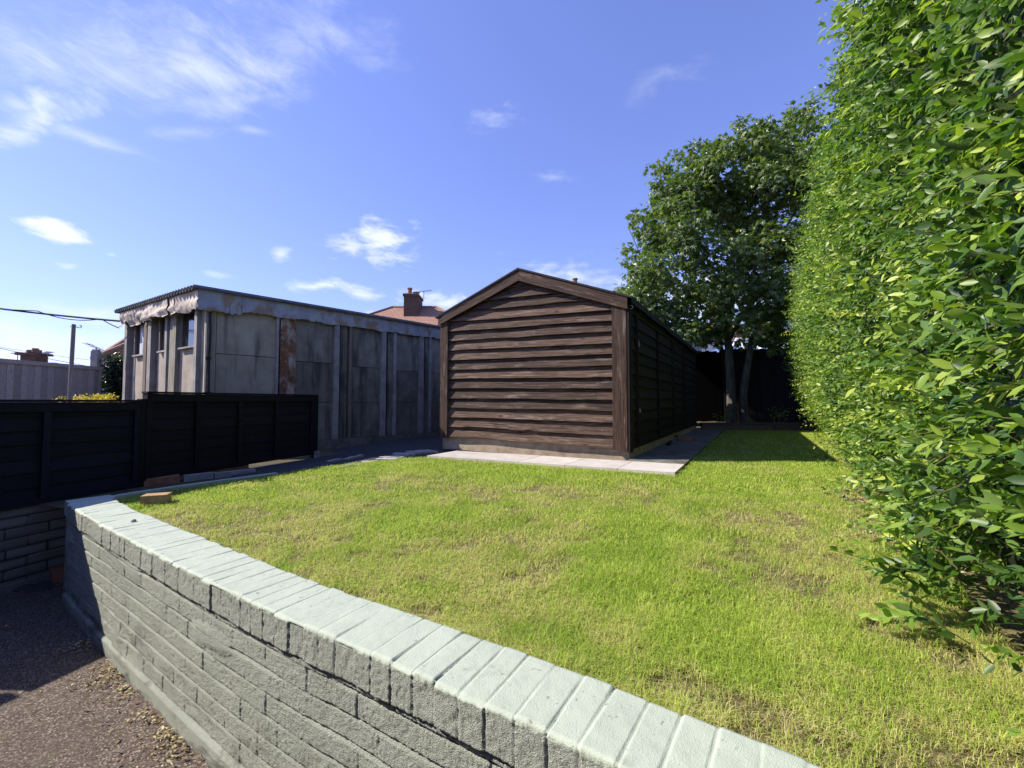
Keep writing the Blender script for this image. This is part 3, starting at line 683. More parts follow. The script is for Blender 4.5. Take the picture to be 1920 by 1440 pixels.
# timber and brick edging below the taller panel
E1 = gp(275, 905, .0); E2 = gp(455, 886, .0)
Fb = Frame(E1, (E2 - E1)); ln_ = (E2 - E1).length
mb = MB(); mb.box(Fw, (a2 + .02, a2 + 1.05), (-.005, .03), (-.10, .018), 0); tag(mb.build('gravel_board', M['board_brown'], None, E1), 'rough brown timber board under the taller black fence panel', 'board')
mb = MB(); mb.box(Fb, (-.02, .24), (-.01, .095), (-.04, .035), 0, .7); tag(mb.build('brick', M['brick_red'], None, E1), 'worn red brick laid flat at the near end of the fence edging', 'brick')
mb = MB(); mb.box(Fb, (.27, ln_ - .25), (.0, .07), (-.03, .028), 0, .2); mb.box(Fb, (ln_ - .24, ln_ + .12), (.0, .065), (-.03, .022), 0, .1)
tag(mb.build('edging_kerb', M['mortar'], None, Fb(.3, 0, 0)), 'pale concrete edging strip below the taller black fence', 'kerb')
# thin painted edging that carries on from the wall along the lawn
pts = [gp(200, 934, .03), gp(240, 926, .03), gp(330, 915, .02), gp(430, 901, .02), gp(520, 891, .01)]
mb = MB()
for p, q_ in zip(pts[:-1], pts[1:]):
    f = Frame((p.x, p.y, 0), (q_ - p)); mb.box(f, (0, (q_ - p).length - .004), (-.02, .03), (-.04, .035), 0, random.random())
tag(mb.build('lawn_edging', M['wall_top'], None, pts[0] - Vector((0, 0, .03))), 'narrow pale painted edging curving from the wall end past the fence', 'edging')
# half brick on the grass
b = Frame(gp(293, 941, .02), (.9, .35)); mb = MB(); mb.box(b, (-.075, .075), (-.05, .05), (-.02, .055)); tag(mb.build('brick', M['brick_buff'], None, b.o), 'loose buff half brick lying on the grass near the wall corner', 'brick')

# ------------------------------------------------------------------ tarmac strip, slab path
GL = Vector((.666, .746, 0)).normalized(); GO = Vector((GL.y, -GL.x, 0))
GP1 = gp(592, 825, .12); GP1.z = 0
gt = lambda u, b=0: on_line(GP1 + GO * b, GL, u)
G0 = GP1 + GL * gt(385)
FL = Frame(G0, GL, GO)
tL = lambda u, b=0: on_line(G0 + GO * b, GL, u)
def gz(a): return -.12 + .045 * a
strip_l = [gp(440, 903, .003), gp(520, 893, .003), gp(600, 880, .003), gp(690, 870, .003), gp(745, 862, .003), SLL + SDV * .35 + SE * .12 - Vector((0, 0, .037)), SBL + SDV * .3 + SE * .12 - Vector((0, 0, .04)), SBL + SDV * 2 - Vector((0, 0, .04))]
strip_r = [FL(tL(u), 0, gz(tL(u))) for u in (430, 500, 593, 660, 720, 770, 815)] + [FL(6.5, 0, .1)]
mb = MB(); rows = []
for p, q_ in zip(strip_l, strip_r):
    rows.append([p.lerp(q_, k / 6) + Vector((0, 0, .006 + .03 * math.sin(k * 1.1 + p.x * 3) * (0 < k < 6) * .5)) for k in range(7)])
mb.grid(rows); tag(mb.build('tarmac_path', M['tarmac']), kind='structure')
mb = MB()
def ragged(pts, w, z, h, m):
    for i, (p, q_) in enumerate(zip(pts[:-1], pts[1:])):
        f = Frame((p.x, p.y, z), q_ - p); l = (q_ - p).length; n = max(2, int(l / .07))
        for k in range(n):
            ww = w * random.uniform(.5, 1.2); hh = h * random.uniform(.6, 1.1)
            m.box(f, (l * k / n, l * (k + 1) / n + .002), (-ww * .5, ww * .5), (-.05, hh), 0, random.random())
for pts_, w_, h_, lb in (([gp(722, 863, .01), gp(745, 856, .01), gp(770, 850, .01), gp(812, 846, .01)], .26, .03, 'widest broken slab of pale mortar leading from the tarmac to the paving'),
                        ([gp(615, 866, .01), gp(650, 861, .01), gp(678, 855, .01)], .06, .03, 'thin pale mortar ridge lying across the shaded tarmac by the garage'),
                        ([gp(680, 867, .01), gp(705, 865, .01)], .09, .025, 'small pale mortar lump at the lawn edge beside the wide broken slab'),
                        ([gp(610, 879, .01), gp(660, 873, .01), gp(690, 869, .01)], .05, .02, 'low broken mortar line half hidden by grass at the tarmac edge')):
    mb = MB(); ragged(pts_, w_, 0, h_, mb); tag(mb.build('mortar_kerb', M['mortar'], None, pts_[0]), lb, 'kerb', 'broken mortar edging beside the tarmac')
# slabs
FS = Frame(SLL, (SLR - SLL), SDV); wL = (SLR - SLL).length
js = [0] + [on_line(SLL, FS.ex, u) for u in (895, 971, 1058, 1156)] + [wL]
Fsh = Frame(SBL, SE, SDV)
mb = MB()
for x0, x1 in zip(js[:-1], js[1:]):
    mb.box(FS, (x0 + .004, x1 - .004), (0, .62), (-.055, random.uniform(-.001, .002)), 0)
# the side path runs back along the shed
d0 = .625
tag(mb.build('paving', M['slab'], None, (0, 0, 0)), kind='structure')
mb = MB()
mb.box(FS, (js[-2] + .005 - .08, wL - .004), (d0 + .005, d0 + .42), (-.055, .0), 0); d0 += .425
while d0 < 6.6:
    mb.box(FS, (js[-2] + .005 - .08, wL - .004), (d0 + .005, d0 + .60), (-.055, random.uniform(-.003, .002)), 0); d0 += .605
tag(mb.build('side_path', M['slab_shade'], None, (0, 0, 0)), kind='structure')

# ------------------------------------------------------------------ timber shed
sh = thing('timber_shed', SBL + SDV * .0, 'dark brown weatherboarded timber shed with gabled roof on a concrete plinth', 'shed')
SD_LEN = 6.5; PH = .15; EV = 1.83; RZ = 2.36                              # heights above SBL.z
def tilt(a, b, c): return (a, b, c + .012 * (SW - a) - .025 * (a / SW) * (1 if c < .3 else 0))
RA = SW * .475
def roof_c(a): return EV + .10 + (RZ - EV - .0) * (a / RA if a < RA else (SW - a) / (SW - RA))
mb = MB(); mb.box(Fsh, (0, SW), (0, .20), (-.04, PH), 0, .5, tilt); mb.box(Fsh, (SW - .16, SW), (.2, SD_LEN), (-.04, PH - .03), 0, .5, tilt); mb.build('plinth', M['plinth'], sh)
mb = MB(); zb = PH + .005; row = 0
while zb < RZ + .05:
    n = 46; A = np.linspace(.10, SW - .10, n); rv = random.random(); off = random.random() * 40
    wv_ = (fbm(A * 1.6, np.full(n, row * 7.3), 3, 19) - .5) * .028; bow = .042 + (fbm(A * 1.1, np.full(n, row * 3.1), 2, 23) - .5) * .016
    for i in range(n - 1):
        lim = [min(roof_c(A[i]), roof_c(A[i + 1])) - .03] * 2
        if zb + .02 > lim[0]: continue
        P_ = lambda k, b, c: Fsh(*tilt(A[k], b, min(c, lim[0])))
        r_ = rv if not (row == 4 and A[i] > SW * .86) else (rv + .35) % 1
        z0a, z0b = zb + wv_[i], zb + wv_[i + 1]; zt = zb + .150
        ba, bb_ = -bow[i] - .012, -bow[i + 1] - .012
        mb.face([P_(i, ba, z0a), P_(i + 1, bb_, z0b), P_(i + 1, -.004, zt), P_(i, -.004, zt)], [(A[i] + off, z0a), (A[i + 1] + off, z0b), (A[i + 1] + off, zt), (A[i] + off, zt)], r_)
        mb.face([P_(i, .02, z0a), P_(i + 1, .02, z0b), P_(i + 1, bb_, z0b), P_(i, ba, z0a)], [(A[i] + off, .0), (A[i + 1] + off, .0), (A[i + 1] + off, .03), (A[i] + off, .03)], r_)
    zb += .1405; row += 1
mb.build('cladding', M['shed'], sh)
mb = MB()                                                                  # wall core behind the boards
for (p, q_) in (((.05, RA), (0, 1)), ((RA, SW - .03), (1, 0))):
    pass
core = [(.04, PH), (SW - .03, PH), (SW - .03, EV + .06), (RA, RZ + .04), (.04, EV + .06)]
for bb_ in (.005, SD_LEN):
    f_ = [Fsh(a, bb_, c) for a, c in core]; mb.face(f_ if bb_ < 1 else f_[::-1], [(a, c) for a, c in core], .3)
mb.face([Fsh(.04, .005, PH), Fsh(.04, .005, EV), Fsh(.04, SD_LEN, EV), Fsh(.04, SD_LEN, PH)], None, .3)
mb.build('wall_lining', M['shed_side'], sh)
mb = MB(); zb = PH - .02; row = 0
while zb < EV - .02:                                                        # shaded side boards
    n = 30; B = np.linspace(.02, SD_LEN, n); off = random.random() * 40; rv = random.random()
    wv_ = (fbm(B * 1.4, np.full(n, row * 5.3), 3, 29) - .5) * .02
    for i in range(n - 1):
        zt = zb + .165
        mb.face([Fsh(SW + .022, B[i], zb + wv_[i]), Fsh(SW + .022, B[i + 1], zb + wv_[i + 1]), Fsh(SW - .002, B[i + 1], zt), Fsh(SW - .002, B[i], zt)],
                [(B[i] + off, zb), (B[i + 1] + off, zb), (B[i + 1] + off, zt), (B[i] + off, zt)], rv)
        mb.face([Fsh(SW - .02, B[i], zb + wv_[i]), Fsh(SW - .02, B[i + 1], zb + wv_[i + 1]), Fsh(SW + .022, B[i + 1], zb + wv_[i + 1]), Fsh(SW + .022, B[i], zb + wv_[i])], None, rv)
    zb += .152; row += 1
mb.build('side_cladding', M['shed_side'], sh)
for bpos in (.32, 1.65, 3.0, 4.3):
    mb = MB(); mb.box(Fsh, (SW + .012, SW + .045), (bpos - .025, bpos + .025), (PH, EV - .03), 2); mb.build('side_batten', M['shed_side'], sh)
for c_, b_, w_ in ((1.46, .40, .10), (.58, .42, .075)):
    mb = MB(); f_ = [Fsh(SW + .026, b_ + x, c_ + y) for x, y in ((-.11, -.005), (-.02, w_ * .4), (.06, w_ * .2), (.07, -w_ * .45), (-.03, -w_ * .35))]
    mb.face(f_); mb.face([p + Vector((.004, -.004, 0)) for p in f_]); mb.build('bare_patch', M['mortar'], sh)
for (x0, x1) in ((.004, .13), (SW - .175, SW - .002)):
    mb = MB(); mb.box(Fsh, (x0, x1), (-.075, .0), (PH - .02, EV + .05), 2, .45, tilt); mb.build('corner_post', M['shed_trim'], sh)
mb = MB(); mb.box(Fsh, (SW + .0005, SW + .03), (-.07, .07), (PH - .05, EV + .05), 2, .2, tilt); mb.build('corner_strip', M['shed_side'], sh)
def barge(a0, a1, z0, z1):
    mb = MB(); h = .15; off = random.random() * 30; n = 14
    for i in range(n):
        q0, q1 = i / n, (i + 1) / n
        A0, A1 = a0 + (a1 - a0) * q0, a0 + (a1 - a0) * q1; C0, C1 = z0 + (z1 - z0) * q0, z0 + (z1 - z0) * q1
        T = lambda a, b, c: Fsh(*tilt(a, b, c))
        pts = {'f': [T(A0, -.10, C0 - h), T(A1, -.10, C1 - h), T(A1, -.10, C1), T(A0, -.10, C0)], 'b': [T(A1, -.076, C1 - h), T(A0, -.076, C0 - h), T(A0, -.076, C0), T(A1, -.076, C1)],
               't': [T(A0, -.10, C0), T(A1, -.10, C1), T(A1, -.076, C1), T(A0, -.076, C0)], 'u': [T(A0, -.076, C0 - h), T(A1, -.076, C1 - h), T(A1, -.10, C1 - h), T(A0, -.10, C0 - h)]}
        for p in pts.values(): mb.face(p, [(A0 * 1.1 + off, 0), (A1 * 1.1 + off, 0), (A1 * 1.1 + off, h), (A0 * 1.1 + off, h)], .55)
    for a, c in ((a0, z0), (a1, z1)):
        mb.face([T(a, -.10, c - h), T(a, -.10, c), T(a, -.076, c), T(a, -.076, c - h)], None, .5); mb.face([T(a, -.0765, c - h), T(a, -.0765, c), T(a, -.1005, c), T(a, -.1005, c - h)], None, .5)
    mb.build('bargeboard', M['shed_trim'], sh)
zr_ = RZ + .115
barge(-.02, RA - .001, EV + .115, zr_); barge(RA + .001, SW + .02, zr_, EV + .135)
mb = MB()
for (p0, p1) in (((-.06, EV + .105), (RA, zr_ + .02)), ((RA, zr_ + .02), (SW + .075, EV + .115))):
    n = 26; B = np.linspace(-.115, SD_LEN + .08, n)
    for i in range(n - 1):
        j0, j1 = (random.random() - .5) * .012, (random.random() - .5) * .012
        q_ = [Fsh(p0[0], B[i], p0[1]), Fsh(p1[0], B[i], p1[1]), Fsh(p1[0], B[i + 1], p1[1]), Fsh(p0[0], B[i + 1], p0[1])]
        up = Vector((0, 0, .022))
        mb.face([v + up for v in q_]); mb.face(q_[::-1])
        e0_, e1_ = (0, 3) if p0[0] < 0 else (1, 2)
        mb.face([q_[e0_], q_[e1_], q_[e1_] + up, q_[e0_] + up])
        if i == 0: mb.face([q_[0], q_[1], q_[1] + up, q_[0] + up])
    if p1[0] > SW:                                                          # drip edge hanging down the right eave
        for i in range(n - 1):
            a = SW + .074; mb.face([Fsh(a, B[i], p1[1] + .02), Fsh(a, B[i + 1], p1[1] + .02), Fsh(a, B[i + 1], p1[1] - .045 - random.random() * .02), Fsh(a, B[i], p1[1] - .045 - random.random() * .02)])
mb.build('roof', M['felt'], sh)
hk = Fsh(SW + .05, -.02, EV + .02); mb = MB()
mb.tube([hk + SE * (math.cos(t) * .018) + Vector((0, 0, math.sin(t) * .022)) for t in np.linspace(-2.4, 2.0, 12)], .004, 6); mb.build('hook', M['mortar'], sh)
# loose brick and debris on the side path
b = Frame(gp(1283, 826, .045), (.95, -.2)); mb = MB(); mb.box(b, (-.11, .11), (-.05, .05), (0, .065)); tag(mb.build('brick', M['brick_red'], None, b.o), 'single red brick lying on the shaded side path by the shed', 'brick')
b = Frame(gp(1255, 832, .045), (.4, .9)); mb = MB(); mb.box(b, (-.3, .3), (-.03, .03), (0, .025)); tag(mb.build('timber_offcut', M['shed_side'], None, b.o), 'long dark timber offcut lying lengthwise beside the shed on the path', 'timber'); mb = MB(); mb.box(Frame(gp(1262, 822, .045), (.7, .7)), (-.2, .2), (-.02, .02), (.026, .045)); tag(mb.build('timber_offcut', M['shed_side'], None, b.o), 'short timber offcut lying across the longer one on the side path', 'timber')

# ------------------------------------------------------------------ concrete sectional garage
GF = Vector((-.84, .54, 0)).normalized(); GFO = Vector((-GF.y, GF.x, 0))
if GFO.y > 0: GFO = -GFO
FF = Frame(G0, GF, GFO)
tFn = lambda u, b=0: on_line(G0 + GFO * b, GF, u, 680)
GW = tFn(233, .075)
ga = thing('concrete_garage', G0 + Vector((0, 0, -.15)), 'weathered grey concrete panel garage with torn fascia and corrugated roof', 'garage')
GT = zat(545, G0.y) - .01                                  # underside of roof at the near corner
GLEN = 6.6; FZ = GT - .225
mb = MB(); mb.box(FL, (-.02, GLEN), (-.3, .05), (-.3, .115), 0, .4); mb.build('plinth', M['concrete_dark'], ga)
mb = MB()
for k in range(40):
    a = tL(600) + k * .075; mb.box(FL, (a, a + .08), (.051, .055 + random.uniform(.0, .05)), (-.3, .045 + random.uniform(-.05, .03) - .02), 0)
mb.build('broken_footing', M['concrete_dark'], ga)
def lpanel(u0, u1, mats, joints):
    x0, x1 = (tL(u0) if u0 < 1000 else u0 - 1000), (tL(u1) if u1 < 1000 else u1 - 1000)
    zs = [.117] + joints + [FZ + .05]
    for (z0, z1), m in zip(zip(zs[:-1], zs[1:]), mats):
        mb = MB(); mb.box(FL, (x0, x1), (-.06, .0), (z0 + .004, z1 - .004), 0); mb.build('wall_panel', M[m], ga)
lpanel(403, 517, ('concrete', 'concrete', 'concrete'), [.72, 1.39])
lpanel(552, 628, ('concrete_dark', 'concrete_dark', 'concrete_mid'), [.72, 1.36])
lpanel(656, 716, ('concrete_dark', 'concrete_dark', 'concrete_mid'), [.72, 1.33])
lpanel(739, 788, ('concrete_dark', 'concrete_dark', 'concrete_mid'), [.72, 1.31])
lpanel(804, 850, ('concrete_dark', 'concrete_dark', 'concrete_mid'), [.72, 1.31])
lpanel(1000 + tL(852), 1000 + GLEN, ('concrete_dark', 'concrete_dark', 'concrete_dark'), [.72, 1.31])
def lrib(u0, u1, m, b1, b0=-.06, zb=.117, zt=None, name='rib'):
    mb = MB(); x0, x1 = tL(u0, b1), tL(u1, b1); mb.box(FL, (x0, x1), (b0, b1), (zb, (zt or FZ + .05)), 2); mb.build(name, M[m], ga)
lrib(516.5, 521, 'fin', .05); lrib(524, 553, 'flake', .032, name='flaking_strip')
for u in (626.5, 715.5, 786.5):
    lrib(u, u + 9 if u < 700 else u + 8, 'fin', .055)
for u0, u1, u2, u3 in ((637, 650, 654, 659), (726, 737, 738, 743), (796, 803, 805, 809)):
    lrib(u0, u1, 'concrete_dark', .012, name='infill_strip'); lrib(u2, u3, 'rib_brown' if u0 < 700 else 'fin', .045)
# near corner: pilaster, pipe, pale drip lines
lrib(384, 389, 'fin', .03); lrib(391, 402, 'concrete', .008, name='corner_pilaster')
mb = MB(); px = FL(tL(389.5, .04), .05, 0); mb.tube([px + Vector((0, 0, z)) + GO * (.012 * math.sin(z * 9)) for z in np.linspace(.1, FZ - .05, 14)], .016, 7); mb.build('drain_pipe', M['darkmetal'], ga)
mb = MB(); mb.box(FL, (tL(389.5, .04) - .05, tL(389.5, .04) + .03), (.03, .085), (.83, .86)); mb.build('pipe_bracket', M['darkmetal'], ga); mb = MB(); mb.box(FL, (tL(389.5, .04) - .04, tL(389.5, .04) + .02), (.03, .08), (1.30, 1.33)); mb.build('pipe_bracket', M['darkmetal'], ga)
# inner darkness and body
mb = MB(); mb.box(Frame(G0 - GO * .1, GL, -GO), (.16, GLEN - .02), (.0, .02), (-.2, FZ + .1), 0, .2); mb.build('wall_lining', M['concrete_dark'], ga)
# long fascia: rippled felt strip, torn lower edge
def fascia(F, a0, a1, z_top, h, out, mat, name, n, amp, tear, seed, dz=lambda a: 0, patches=None):
    A = np.linspace(a0, a1, n); K = 9; P_ = []
    low = h * (1 + tear * (fbm(A * 3.1, A * 0, 3, seed) - .5) + tear * .5 * (vn(A * 26, A * 0, seed + 4) - .5))
    for i, a in enumerate(A):
        r_ = []
        for k in range(K):
            t = k / (K - 1); z = z_top + dz(a) - low[i] * t
            w = (fbm(np.array([a * 3.2]), np.array([z * 5.0]), 4, seed + 9)[0] - .5) * amp * (0.25 + t)
            w += (vn(np.array([a * 2.]), np.array([z * 17.]), seed + 2)[0] - .5) * amp * .8 * t
            r_.append(F(a, out + w, z))
        P_.append(r_)
    mb = MB(); mb.grid(P_, [[(a, -low[i] * k / (K - 1)) for k in range(K)] for i, a in enumerate(A)], smooth=True, flip=not F.flip)
    return mb.build(name, mat, ga)
fascia(FL, -.13, tL(446), GT, .26, .085, M['lead'], 'fascia_felt', 60, .05, .25, 3)
fascia(FL, tL(446) + .004, GLEN, GT, .225, .075, M['lead'], 'fascia_felt', 330, .022, .22, 5)
mb = MB(); mb.box(FL, (0, GLEN), (-.05, .045), (FZ + .052, GT - .001), 0, .4); mb.build('fascia_board', M['rib_brown'], ga)
dzF = lambda a: .035 * a / GW
cuts = [-.075, GW * .22, GW * .30, GW * .62, GW * .73, GW * .93, GW + .03]
for i, (p, q_) in enumerate(zip(cuts[:-1], cuts[1:])):
    o = fascia(FF, p + .008, q_ - .01, GT - .02, .24 if i not in (1,) else .26, .15, M['cream_felt'], 'torn_fascia', int((q_ - p) * 50) + 8, .15, .26, 40 + i * 3, dzF)
mb = MB(); mb.box(FF, (0, GW), (-.05, .10), (GT - .20, GT - .02), 0, .3, lambda a, b, c: (a, b, c + dzF(a))); mb.build('fascia_board', M['rib_brown'], ga)
# corrugated roof sheet
A = np.linspace(-.10, GW + .12, 420); P1, P2 = [], []
for a in A:
    z = GT + .015 + dzF(a) + .028 * math.sin(a * 2 * math.pi / .095)
    P1.append([FF(a, .20, z), FF(a, 0.05, z), FF(a, -GLEN, z - .0)]); P2.append([FF(a, .20, z - .012), FF(a, 0.05, z - .012), FF(a, -GLEN, z - .012)])
# long axis of the roof follows the long wall
for row in (P1, P2):
    for i, a in enumerate(A):
        base = FF(a, .20, row[i][0].z); row[i][1] = base + GL * .3; row[i][2] = base + GL * (GLEN + .2)
mb = MB(); mb.grid(P1, flip=False); mb.grid(P2, flip=True); mb.grid([[p[0], q_[0]] for p, q_ in zip(P1, P2)]); 
mb.grid([[p[2], q_[2]] for p, q_ in zip(P1, P2)], flip=True)
mb.build('roof', M['corrugated'], ga)
mb = MB(); mb.box(FL, (-.16, GLEN), (.06, .115), (GT + .002, GT + .035), 0, .4); mb.build('roof_trim', M['corrugated'], ga)
# front wall
SILL = .74 + .235 * 1.0
sillz = lambda u: zat(653, (G0 + GF * tFn(350)).y)
SZ = sillz(0)
def fbox(name, u0, u1, b0, b1, z0, z1, m, bref=None, parent=ga, grain=2, lean=0):
    x1, x0 = tFn(u0, b1 if bref is None else bref), tFn(u1, b1 if bref is None else bref)
    mb = MB(); mb.box(FF, (x0, x1), (b0, b1), (z0, z1), grain, None, (lambda a, b, c: (a + lean * c, b, c)) if lean else None); return mb.build(name, M[m], parent)
ztop = GT - .12
for (u0, u1) in ((249, 268), (295, 308), (334, 362)):
    fbox('wall_panel', u0, u1, -.06, .0, -.2, SZ - .012, 'concrete_lit')
    w_ = fbox('window', u0, u1, -.035, -.018, SZ + .02, ztop, 'glass')
    fbox('window_sill', u0 - 2, u1 + .5, -.017, .055, SZ - .012, SZ + .012, 'fin', None, w_, 0)
    fbox('window_frame', u0 - .5, u0 + 3.0, -.05, .006, SZ + .012, ztop, 'lichen_timber' if u0 > 300 else 'rib_brown', None, w_)
    fbox('window_frame', u0 + 3.1, u1, -.0175, .0, ztop - .07, ztop, 'rib_brown', None, w_, 0)
fbox('curtain', 261, 267.5, -.0172, -.0165, SZ + .03, ztop - .1, 'net')
for (u0, u1) in ((231.5, 236), (275, 281), (307, 311), (362, 367)):
    fbox('rib', u0, u1, -.06, .075, -.2, ztop, 'fin')
fbox('timber_post', 268, 273, -.05, .065, -.2, ztop, 'rib_brown')
fbox('timber_post', 315, 326, -.05, .06, -.2, ztop, 'lichen_timber', None, ga, 2, -.02)
mb = MB(); mb.box(Frame(G0 - GFO * .09, GF, -GFO), (.04, GW - .02), (0, .02), (-.2, GT - .02), 0, .2); mb.build('front_lining', M['concrete_dark'], ga)
mb = MB(); mb.box(FF, (-.005, tFn(378)), (-.06, .02), (-.2, ztop), 2); mb.build('corner_rib', M['concrete'], ga)
e_ = FF(GW, 0, 0); mb = MB(); mb.box(Frame(e_, GL, -GO), (0, GLEN), (-.04, .0), (-.2, FZ + .1), 0, .3); mb.build('far_wall', M['concrete'], ga)

# ------------------------------------------------------------------ left background: grey fence, pole, cables, shrubs
Fg = Frame((-10.95, 7.0, 0), (-.02, 1)); Yf = 11.3
gf = thing('grey_fence', Fg(2, 0, 0), 'silvery grey close boarded fence in the neighbouring garden', 'fence')
zt0 = zat(672, 9.0); a = -4.0; mb = MB(); fe = Yf - 7.0
while a < fe:
    w_ = random.uniform(.125, .15); mb.box(Fg, (a, min(a + w_ - .004, fe)), (-.012 - random.random() * .01, .004), (.55, zt0 - .09), 2); a += w_
mb.build('boards', M['grey_fence'], gf)
mb = MB(); mb.box(Fg, (-4, fe), (-.05, .03), (zt0 - .09, zt0), 0, .7); mb.build('top_rail', M['grey_fence'], gf)
mb = MB(); mb.box(Fg, (-4, fe), (-.04, .03), (.45, .78), 0, .4); mb.box(Fg, (-4, fe), (-.03, .01), (-.05, .449), 0, .4); mb.build('gravel_board', M['grey_fence'], gf)
pp = at(178, 700, Yf); fp = Frame((pp.x, pp.y, 0), (1, 0)); mb = MB(); mb.box(fp, (-.10, .10), (-.07, .07), (-.05, zat(690, Yf)), 2)
zt1 = zat(656, Yf); mb.box(fp, (-.08, .10), (-.06, .06), (zat(690, Yf) + .002, zt1 - .03), 2); mb.box(fp, (-.06, .08), (-.045, .045), (zt1 - .029, zt1 + .01), 2)
tag(mb.build('fence_post', M['concrete_post'], None, fp.o), 'tall stone coloured concrete post ending the silvery grey fence', 'post')
pl_ = at(133, 700, 8.0); zp = zat(608, 8.0)
pr = thing('washing_line_pole', (pl_.x, pl_.y, -.05), 'grey metal washing line pole with a hook in front of the grey fence', 'pole')
mb = MB(); mb.tube([(pl_.x, pl_.y, -.05), (pl_.x, pl_.y, 1.2), (pl_.x + .015, pl_.y, zp)], [.036, .033, .031], 10); mb.build('pole_tube', M['galv'], pr)
mb = MB(); c_ = Vector((pl_.x + .015, pl_.y, zp - .045)); mb.tube([c_ + Vector((-.06, 0, .005)), c_ + Vector((.05, 0, -.005)), c_ + Vector((.10, 0, -.022)), c_ + Vector((.135, 0, -.02)), c_ + Vector((.15, 0, .0)), c_ + Vector((.135, 0, .025)), c_ + Vector((.11, 0, .025))], .008, 6); mb.build('hook', M['galv'], pr)
def cable(p, q_, sag, r, label, n=30):
    mb = MB(); pts = [p.lerp(q_, t) - Vector((0, 0, sag * 4 * t * (1 - t))) for t in np.linspace(0, 1, n)]
    mb.tube(pts, r, 6); tag(mb.build('overhead_cable', M['cable'], None, p), label, 'cable', 'overhead cables on the left')
gc = FF(GW, .16, 0); 
c1 = Vector((gc.x, gc.y, zat(602, gc.y))); c2 = Vector((gc.x, gc.y, zat(615, gc.y)))
cable(at(-260, 540, 7.2), c1, .05, .017, 'thick black cable running to the corner of the garage roof')
cable(at(-260, 548, 7.3), at(70, 583, 7.1), .05, .008, 'thin cable wound beside the thick black garage cable')
cable(at(70, 583, 7.1), at(190, 598, 7.2), .075, .008, 'thin slack cable hanging below the thick garage cable')
cable(at(190, 598, 7.2), c2, .01, .008, 'short thin cable dropping to the garage corner post')
cable(at(-200, 600, 22), at(250, 700, 24), .25, .016, 'fine far wire crossing the pale sky beside the far chimney')
cable(at(-200, 610, 26), at(250, 683, 30), .3, .012, 'faintest far wire above the grey fence')
def clump(n, cen, rad, rng, up=.3, surf=.55):
    d = unit(rng.normal(size=(n, 3))); r_ = rng.random(n) ** surf
    P = cen + d * rad * r_[:, None]; return P, d
def leaf_blob(name, mat, parent, loc, blobs, per, ln, asp, shape='lance', rng=RNG, up=.25, rlo=0, rhi=1, droop=0.):
    Ps, Ds, Ns, Rs = [], [], [], []
    for cen, rad in blobs:
        rad = np.array(rad, float); n = int(per * np.cbrt(np.prod(rad)) ** 2)
        P, d = clump(n, np.array(cen, float), rad, rng)
        D = unit(d * .7 + rng.normal(size=(n, 3)) * .6 + np.array([0, 0, -droop])); N = unit(d * .6 + rng.normal(size=(n, 3)) * .5 + np.array([0, 0, up + .3]))
        Ps.append(P); Ds.append(D); Ns.append(N); Rs.append(rlo + (rhi - rlo) * np.clip(rng.normal(.5, .22, n) + (rng.random() - .5) * .25, 0, 1))
    P = np.concatenate(Ps); n = len(P); l = ln * RNG.uniform(.65, 1.25, n)
    return leaves(name, P, np.concatenate(Ds), np.concatenate(Ns), l, l * asp, np.concatenate(Rs), mat, parent, loc, shape)
iv = thing('clipped_hedge', (-10.6, 11.4, 0), 'dark clipped evergreen hedge between the concrete post and the garage', 'hedge')
blobs = []
for x in np.linspace(-11.0, -9.2, 8):
    for z in np.linspace(.3, zat(684, 11.4), 6): blobs.append(((x + random.uniform(-.1, .1), 11.6, z), (.34, .3, .3)))
leaf_blob('foliage', M['ivy_leaf'], iv, None, blobs, 5200, .085, .5, 'lance', RNG, .3, 0, .8)
tops = [((x, 11.5, zat(674, 11.4) + random.uniform(-.03, .05)), (.32, .28, .16)) for x in np.linspace(-10.95, -9.2, 16)]
leaf_blob('new_growth', M['ivy_leaf'], iv, None, tops, 1500, .075, .45, 'lance', RNG, .3, .8, 1)
mb = MB(); mb.box(Frame((-10.95, 11.5, 0), (1, 0)), (0, 1.9), (0, .4), (-.03, zat(678, 11.4))); mb.build('stems', M['core'], iv)
gb = thing('golden_shrub', (-8.2, 8.7, 0), 'low golden yellow shrub in front of the grey fence', 'shrub')
blobs = [((at(u, 745, 8.7).x, 8.7 + random.uniform(-.1, .15), zat(v, 8.7)), (.17, .2, .13)) for u, v in ((128, 755), (150, 752), (165, 751), (180, 750), (196, 752), (212, 752), (226, 756), (138, 754), (173, 752), (205, 753))]
leaf_blob('foliage', M['gold_leaf'], gb, None, blobs, 5200, .05, .55)
leaf_blob('shoot', M['gold_leaf'], gb, None, [((at(210, 742, 8.7).x, 8.7, zat(741, 8.7)), (.03, .03, .06))], 9000, .05, .5)
mb = MB(); mb.tube([(-8.2, 8.7, -.03), (-8.2, 8.72, .6)], .05, 6); mb.build('stems', M['twig'], gb)

